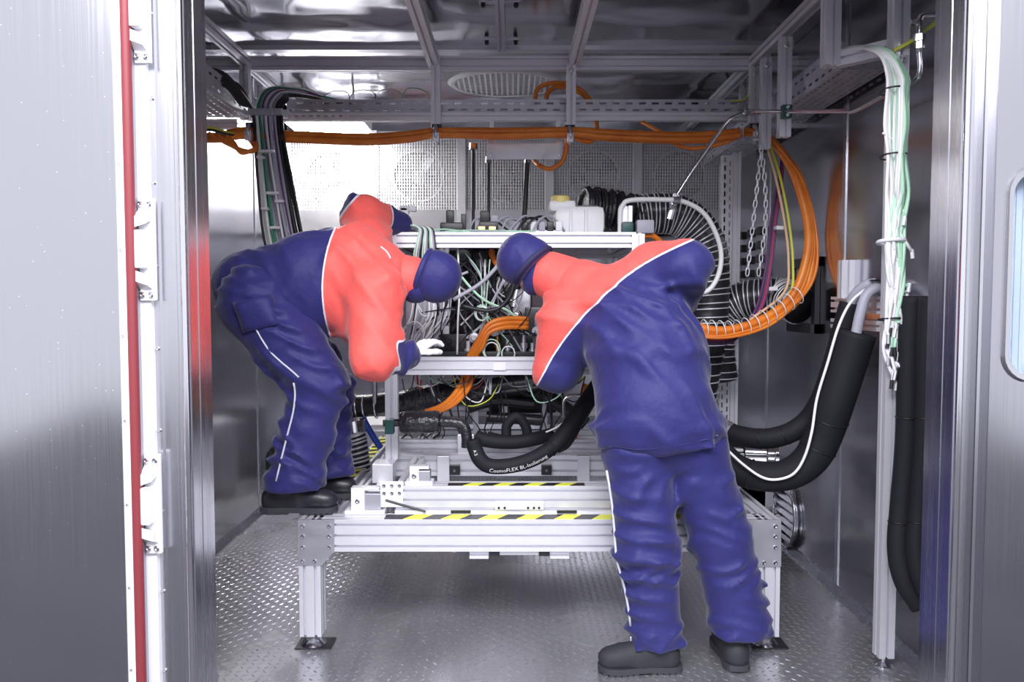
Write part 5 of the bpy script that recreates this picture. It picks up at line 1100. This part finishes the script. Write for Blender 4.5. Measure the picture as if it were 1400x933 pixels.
hatA = organic('beanie', [('ell', hat_(0, -.008, .034), (.098, .115, .104), Rm), ('ell', hat_(0, -.01, -.005), (.096, .108, .06), Rm)], M['hat'], WA, .008, .02, folds([((90, 60, 70), .6)], .004, 2), cut=lambda p: (np.array([.0]) + ((-(p - np.array(hd)) @ np.array(u)) - .05 + .0 * ((p - np.array(hd)) @ np.array(f_)))))
MB().torus(hat_(0, -.008, -.036), u, .097, .014, 36, 8).build('beanie_cuff', 'hat', hatA, 'all')
organic('neck_gaiter', [cap(P(548, 382, 3.495), P(568, 392, 3.49), .075, .074), ('ell', hat_(0, .03, -.07), (.072, .082, .06), Rm)], M['hat'], WA, .009, .02)
gw = (wN - eN).normalized(); MB().tube([wN - gw * .035, wN + gw * .012], [.066, .06], 18).build('sleeve_cuff', 'navy', WA, 'all')
glove(WA, wN + gw * .02, (gw + V((.35, .3, .85))).normalized(), V((.5, .5, -.8)), V((0, -.7, .7)), .5)
gw = (wF - eF).normalized(); glove(WA, wF + gw * .02, gw + V((.3, .2, -.25)), V((.1, .1, -1)), V((0, -1, 0)), .5)
boot(WA, P(360, 707, 3.36) * 1.0 - V((0, 0, P(360, 707, 3.36).z - ZT)), (1, -.02, 0), .315, 'boot')
hb = P(398, 690, 3.62); boot(WA, V((hb.x, 3.62, ZT)), (1, -.04, 0), .30, 'boot')
near = V((0, -1, 0))
line_on('trouser_seam', tr, [P(365, 446, 3.4), P(385, 480, 3.38), P(420, 512, 3.36)], [near] * 3, .004, 'piping', tr)
line_on('trouser_zip', tr, [P(412, 520, 3.36), P(412, 550, 3.36), P(400, 600, 3.36), P(388, 650, 3.36)], [near] * 4, .0042, 'piping', tr, .003)
patch_on('pocket', tr, P(365, 428, 3.38), P(390, 428, 3.38) - P(342, 440, 3.38), P(372, 452, 3.38) - P(362, 412, 3.38), near, 6, 5, M['navy'], tr)
line_on('chest_stripe', jkA, [P(522, 338, 3.4), P(530, 345, 3.4), P(535, 354, 3.4)], [near] * 3, .004, 'piping', jkA)
# ---------------------------------------------------------------- worker bending over the rig
WC = thing('person', 'person in red and navy padded suit bending over the rig from floor', 'person', (.55, 3.1, 0))
pel = P(905, 585, 3.10); mid = P(885, 490, 3.20); che = P(842, 425, 3.32); nek = P(768, 385, 3.42); hd = P(720, 362, 3.46)
hL, hR = P(872, 610, 3.10), P(945, 610, 3.12); kL, kR = P(884, 745, 3.06), P(985, 735, 3.12); aL, aR = P(897, 862, 3.08), P(1010, 850, 3.12)
sL, eL, wL_ = P(775, 440, 3.32), P(762, 505, 3.36), P(752, 466, 3.70); sR, eR, wR_ = P(893, 372, 3.28), P(938, 364, 3.16), P(922, 440, 3.40)
UPC, FWC = (-.78, .35, .5), (-.45, .5, -.72)
hp_, hat_ = head_prims(hd, UPC, FWC, .98)
body = organic('body', hp_ + [cap(nek, hd, .055, .055), cap(pel, mid, .12, .12), cap(mid, che, .12, .12), cap(che, nek, .11, .055), cap(che, sL, .09, .06), cap(che, sR, .09, .06), cap(sL, eL, .05, .042), cap(eL, wL_, .042, .03), cap(sR, eR, .05, .042), cap(eR, wR_, .042, .03),
    cap(pel, hL, .1, .085), cap(pel, hR, .1, .085), cap(hL, kL, .085, .06), cap(kL, aL, .058, .04), cap(hR, kR, .085, .06), cap(kR, aR, .058, .04)], M['skin'], WC, .0095, .02)
face_bits(body, hat_, .98)
tr = organic('trousers', [cap(pel, hL, .16, .14), cap(pel, hR, .16, .14), cap(hL, kL, .132, .118), cap(kL, aL, .118, .096), cap(aL, aL + V((0, 0, -.04)), .096, .098), cap(hR, kR, .132, .118), cap(kR, aR, .118, .112), cap(aR, aR + V((.005, 0, -.03)), .112, .115)], M['navy'], WC, .0115, .03,
    folds([((12, 6, 75), 1.0), ((-40, 10, 60), .9), ((30, 8, 90), .6)], .019, 14), cut=lambda p: np.where(p[:, 0] < (aL.x + aR.x) / 2, .10, .125) - p[:, 2])
def circ(a, b, c):
    (x1, y1), (x2, y2), (x3, y3) = a, b, c; d = 2 * (x1*(y2-y3) + x2*(y3-y1) + x3*(y1-y2)); ux_ = ((x1*x1+y1*y1)*(y2-y3) + (x2*x2+y2*y2)*(y3-y1) + (x3*x3+y3*y3)*(y1-y2)) / d; uy_ = ((x1*x1+y1*y1)*(x3-x2) + (x2*x2+y2*y2)*(x1-x3) + (x3*x3+y3*y3)*(x2-x1)) / d
    return ux_, uy_, math.hypot(x1-ux_, y1-uy_)
c3 = [P(735, 528, 3.25), P(822, 405, 3.2), P(950, 326, 3.15)]; cx_, cz_, cr_ = circ(*[(q.x, q.z) for q in c3])
def yokeC(p): return np.hypot(p[:, 0] - cx_, p[:, 2] - cz_) - cr_
jkC = organic('jacket', [('ell', T(P(902, 582, 3.10)), (.252, .2, .14), None), cap(P(895, 555, 3.12), mid, .225, .228), cap(mid, P(868, 455, 3.25), .228, .215), cap(P(868, 455, 3.25), che, .21, .185), cap(che, P(795, 398, 3.38), .17, .125), cap(P(795, 398, 3.38), nek, .12, .085),
    cap(che, sL, .16, .115), cap(sL, eL, .115, .098), cap(eL, wL_, .09, .06), cap(che, sR, .15, .115), cap(sR, eR, .112, .098), cap(eR, wR_, .092, .06)], M['jacket'], WC, .0115, .04,
    folds([((20, 10, 60), .8), ((45, 12, 32), .8), ((-10, 8, 18), .6)], .019, 21), attr=yokeC, cut=lambda p: (P(900, 618, 3.1).z + .05 * np.clip((p[:, 0] - .5) / .3, 0, 1)) - p[:, 2])
organic('collar', [cap(P(775, 388, 3.41), P(752, 377, 3.44), .112, .10)], M['collar'], WC, .0095, .03, folds([((50, 20, 40), 1)], .006, 5))
u, f_, r_ = frame_of(UPC, FWC); Rm = [T(r_), T(f_), T(u)]
hatC = organic('beanie', [('ell', hat_(0, -.008, .034), (.104, .118, .106), Rm), ('ell', hat_(0, -.02, -.02), (.102, .108, .075), Rm)], M['hat'], WC, .008, .02, folds([((80, 60, 70), .6)], .004, 6), cut=lambda p: ((-(p - np.array(hd)) @ np.array(u)) - .045 + .25 * ((p - np.array(hd)) @ np.array(f_))))
MB().torus(hat_(0, -.012, -.03), T(V(u) - V(f_) * .25), .101, .013, 36, 8).build('beanie_cuff', mat('dark_knit', (.02, .022, .08), .8), hatC, 'all')
organic('neck_gaiter', [cap(nek, nek.lerp(hd, .6), .078, .076), ('ell', hat_(0, .03, -.07), (.072, .082, .06), Rm)], M['hat'], WC, .009, .02)
for e, w_, dd, pn, sd in ((eL, wL_, (-.25, .2, .25), (-.3, .6, -.7), (.3, -.6, .6)), (eR, wR_, (-.1, .5, -.3), (-.6, .2, -.6), (-.6, -.3, .5))):
    gw = (w_ - e).normalized(); MB().tube([w_ - gw * .035, w_ + gw * .012], [.064, .058], 18).build('sleeve_cuff', 'navy', WC, 'all'); glove(WC, w_ + gw * .02, gw + V(dd), V(pn), V(sd), .5)
hl = UZ(926, 918, 0); boot(WC, (P(928, 900, 3.06).x, 3.06, 0), (-1, -.06, 0), .315, 'bootg')
boot(WC, (P(1010, 905, 3.03).x, 3.03, 0), (.02, 1, 0), .30, 'bootg')
bw = V((-.8, -.6, 0))
line_on('trouser_zip', tr, [P(850, 640, 3.1), P(858, 740, 3.06), P(870, 800, 3.06), P(880, 850, 3.08)], [bw] * 4, .005, 'piping', tr, .003)
line_on('zip_pull', tr, [P(868, 868, 3.08), P(872, 880, 3.08)], [bw] * 2, .006, 'chrome', tr)
hx = P(900, 616, 3.1)
MB().tube(smooth_path([(x, SOLID[jkC].ray_cast(V((x, 2.0, z)), V((0, 1, 0)))[0].y + .002 if SOLID[jkC].ray_cast(V((x, 2.0, z)), V((0, 1, 0)))[0] else 3.0, z) for x, z in [(hx.x - .2 + .4 * i / 10, hx.z + .035 + .05 * min(1, max(0, (hx.x - .2 + .4 * i / 10 - .5) / .3))) for i in range(11)]], 3), .003, 6).build('hem_seam', 'navy', jkC, 'all')
line_on('chest_stripe', jkC, [P(764, 372, 3.4), P(772, 368, 3.4), P(784, 362, 3.4)], [V((-.1, -1, .3))] * 3, .004, 'piping', jkC)
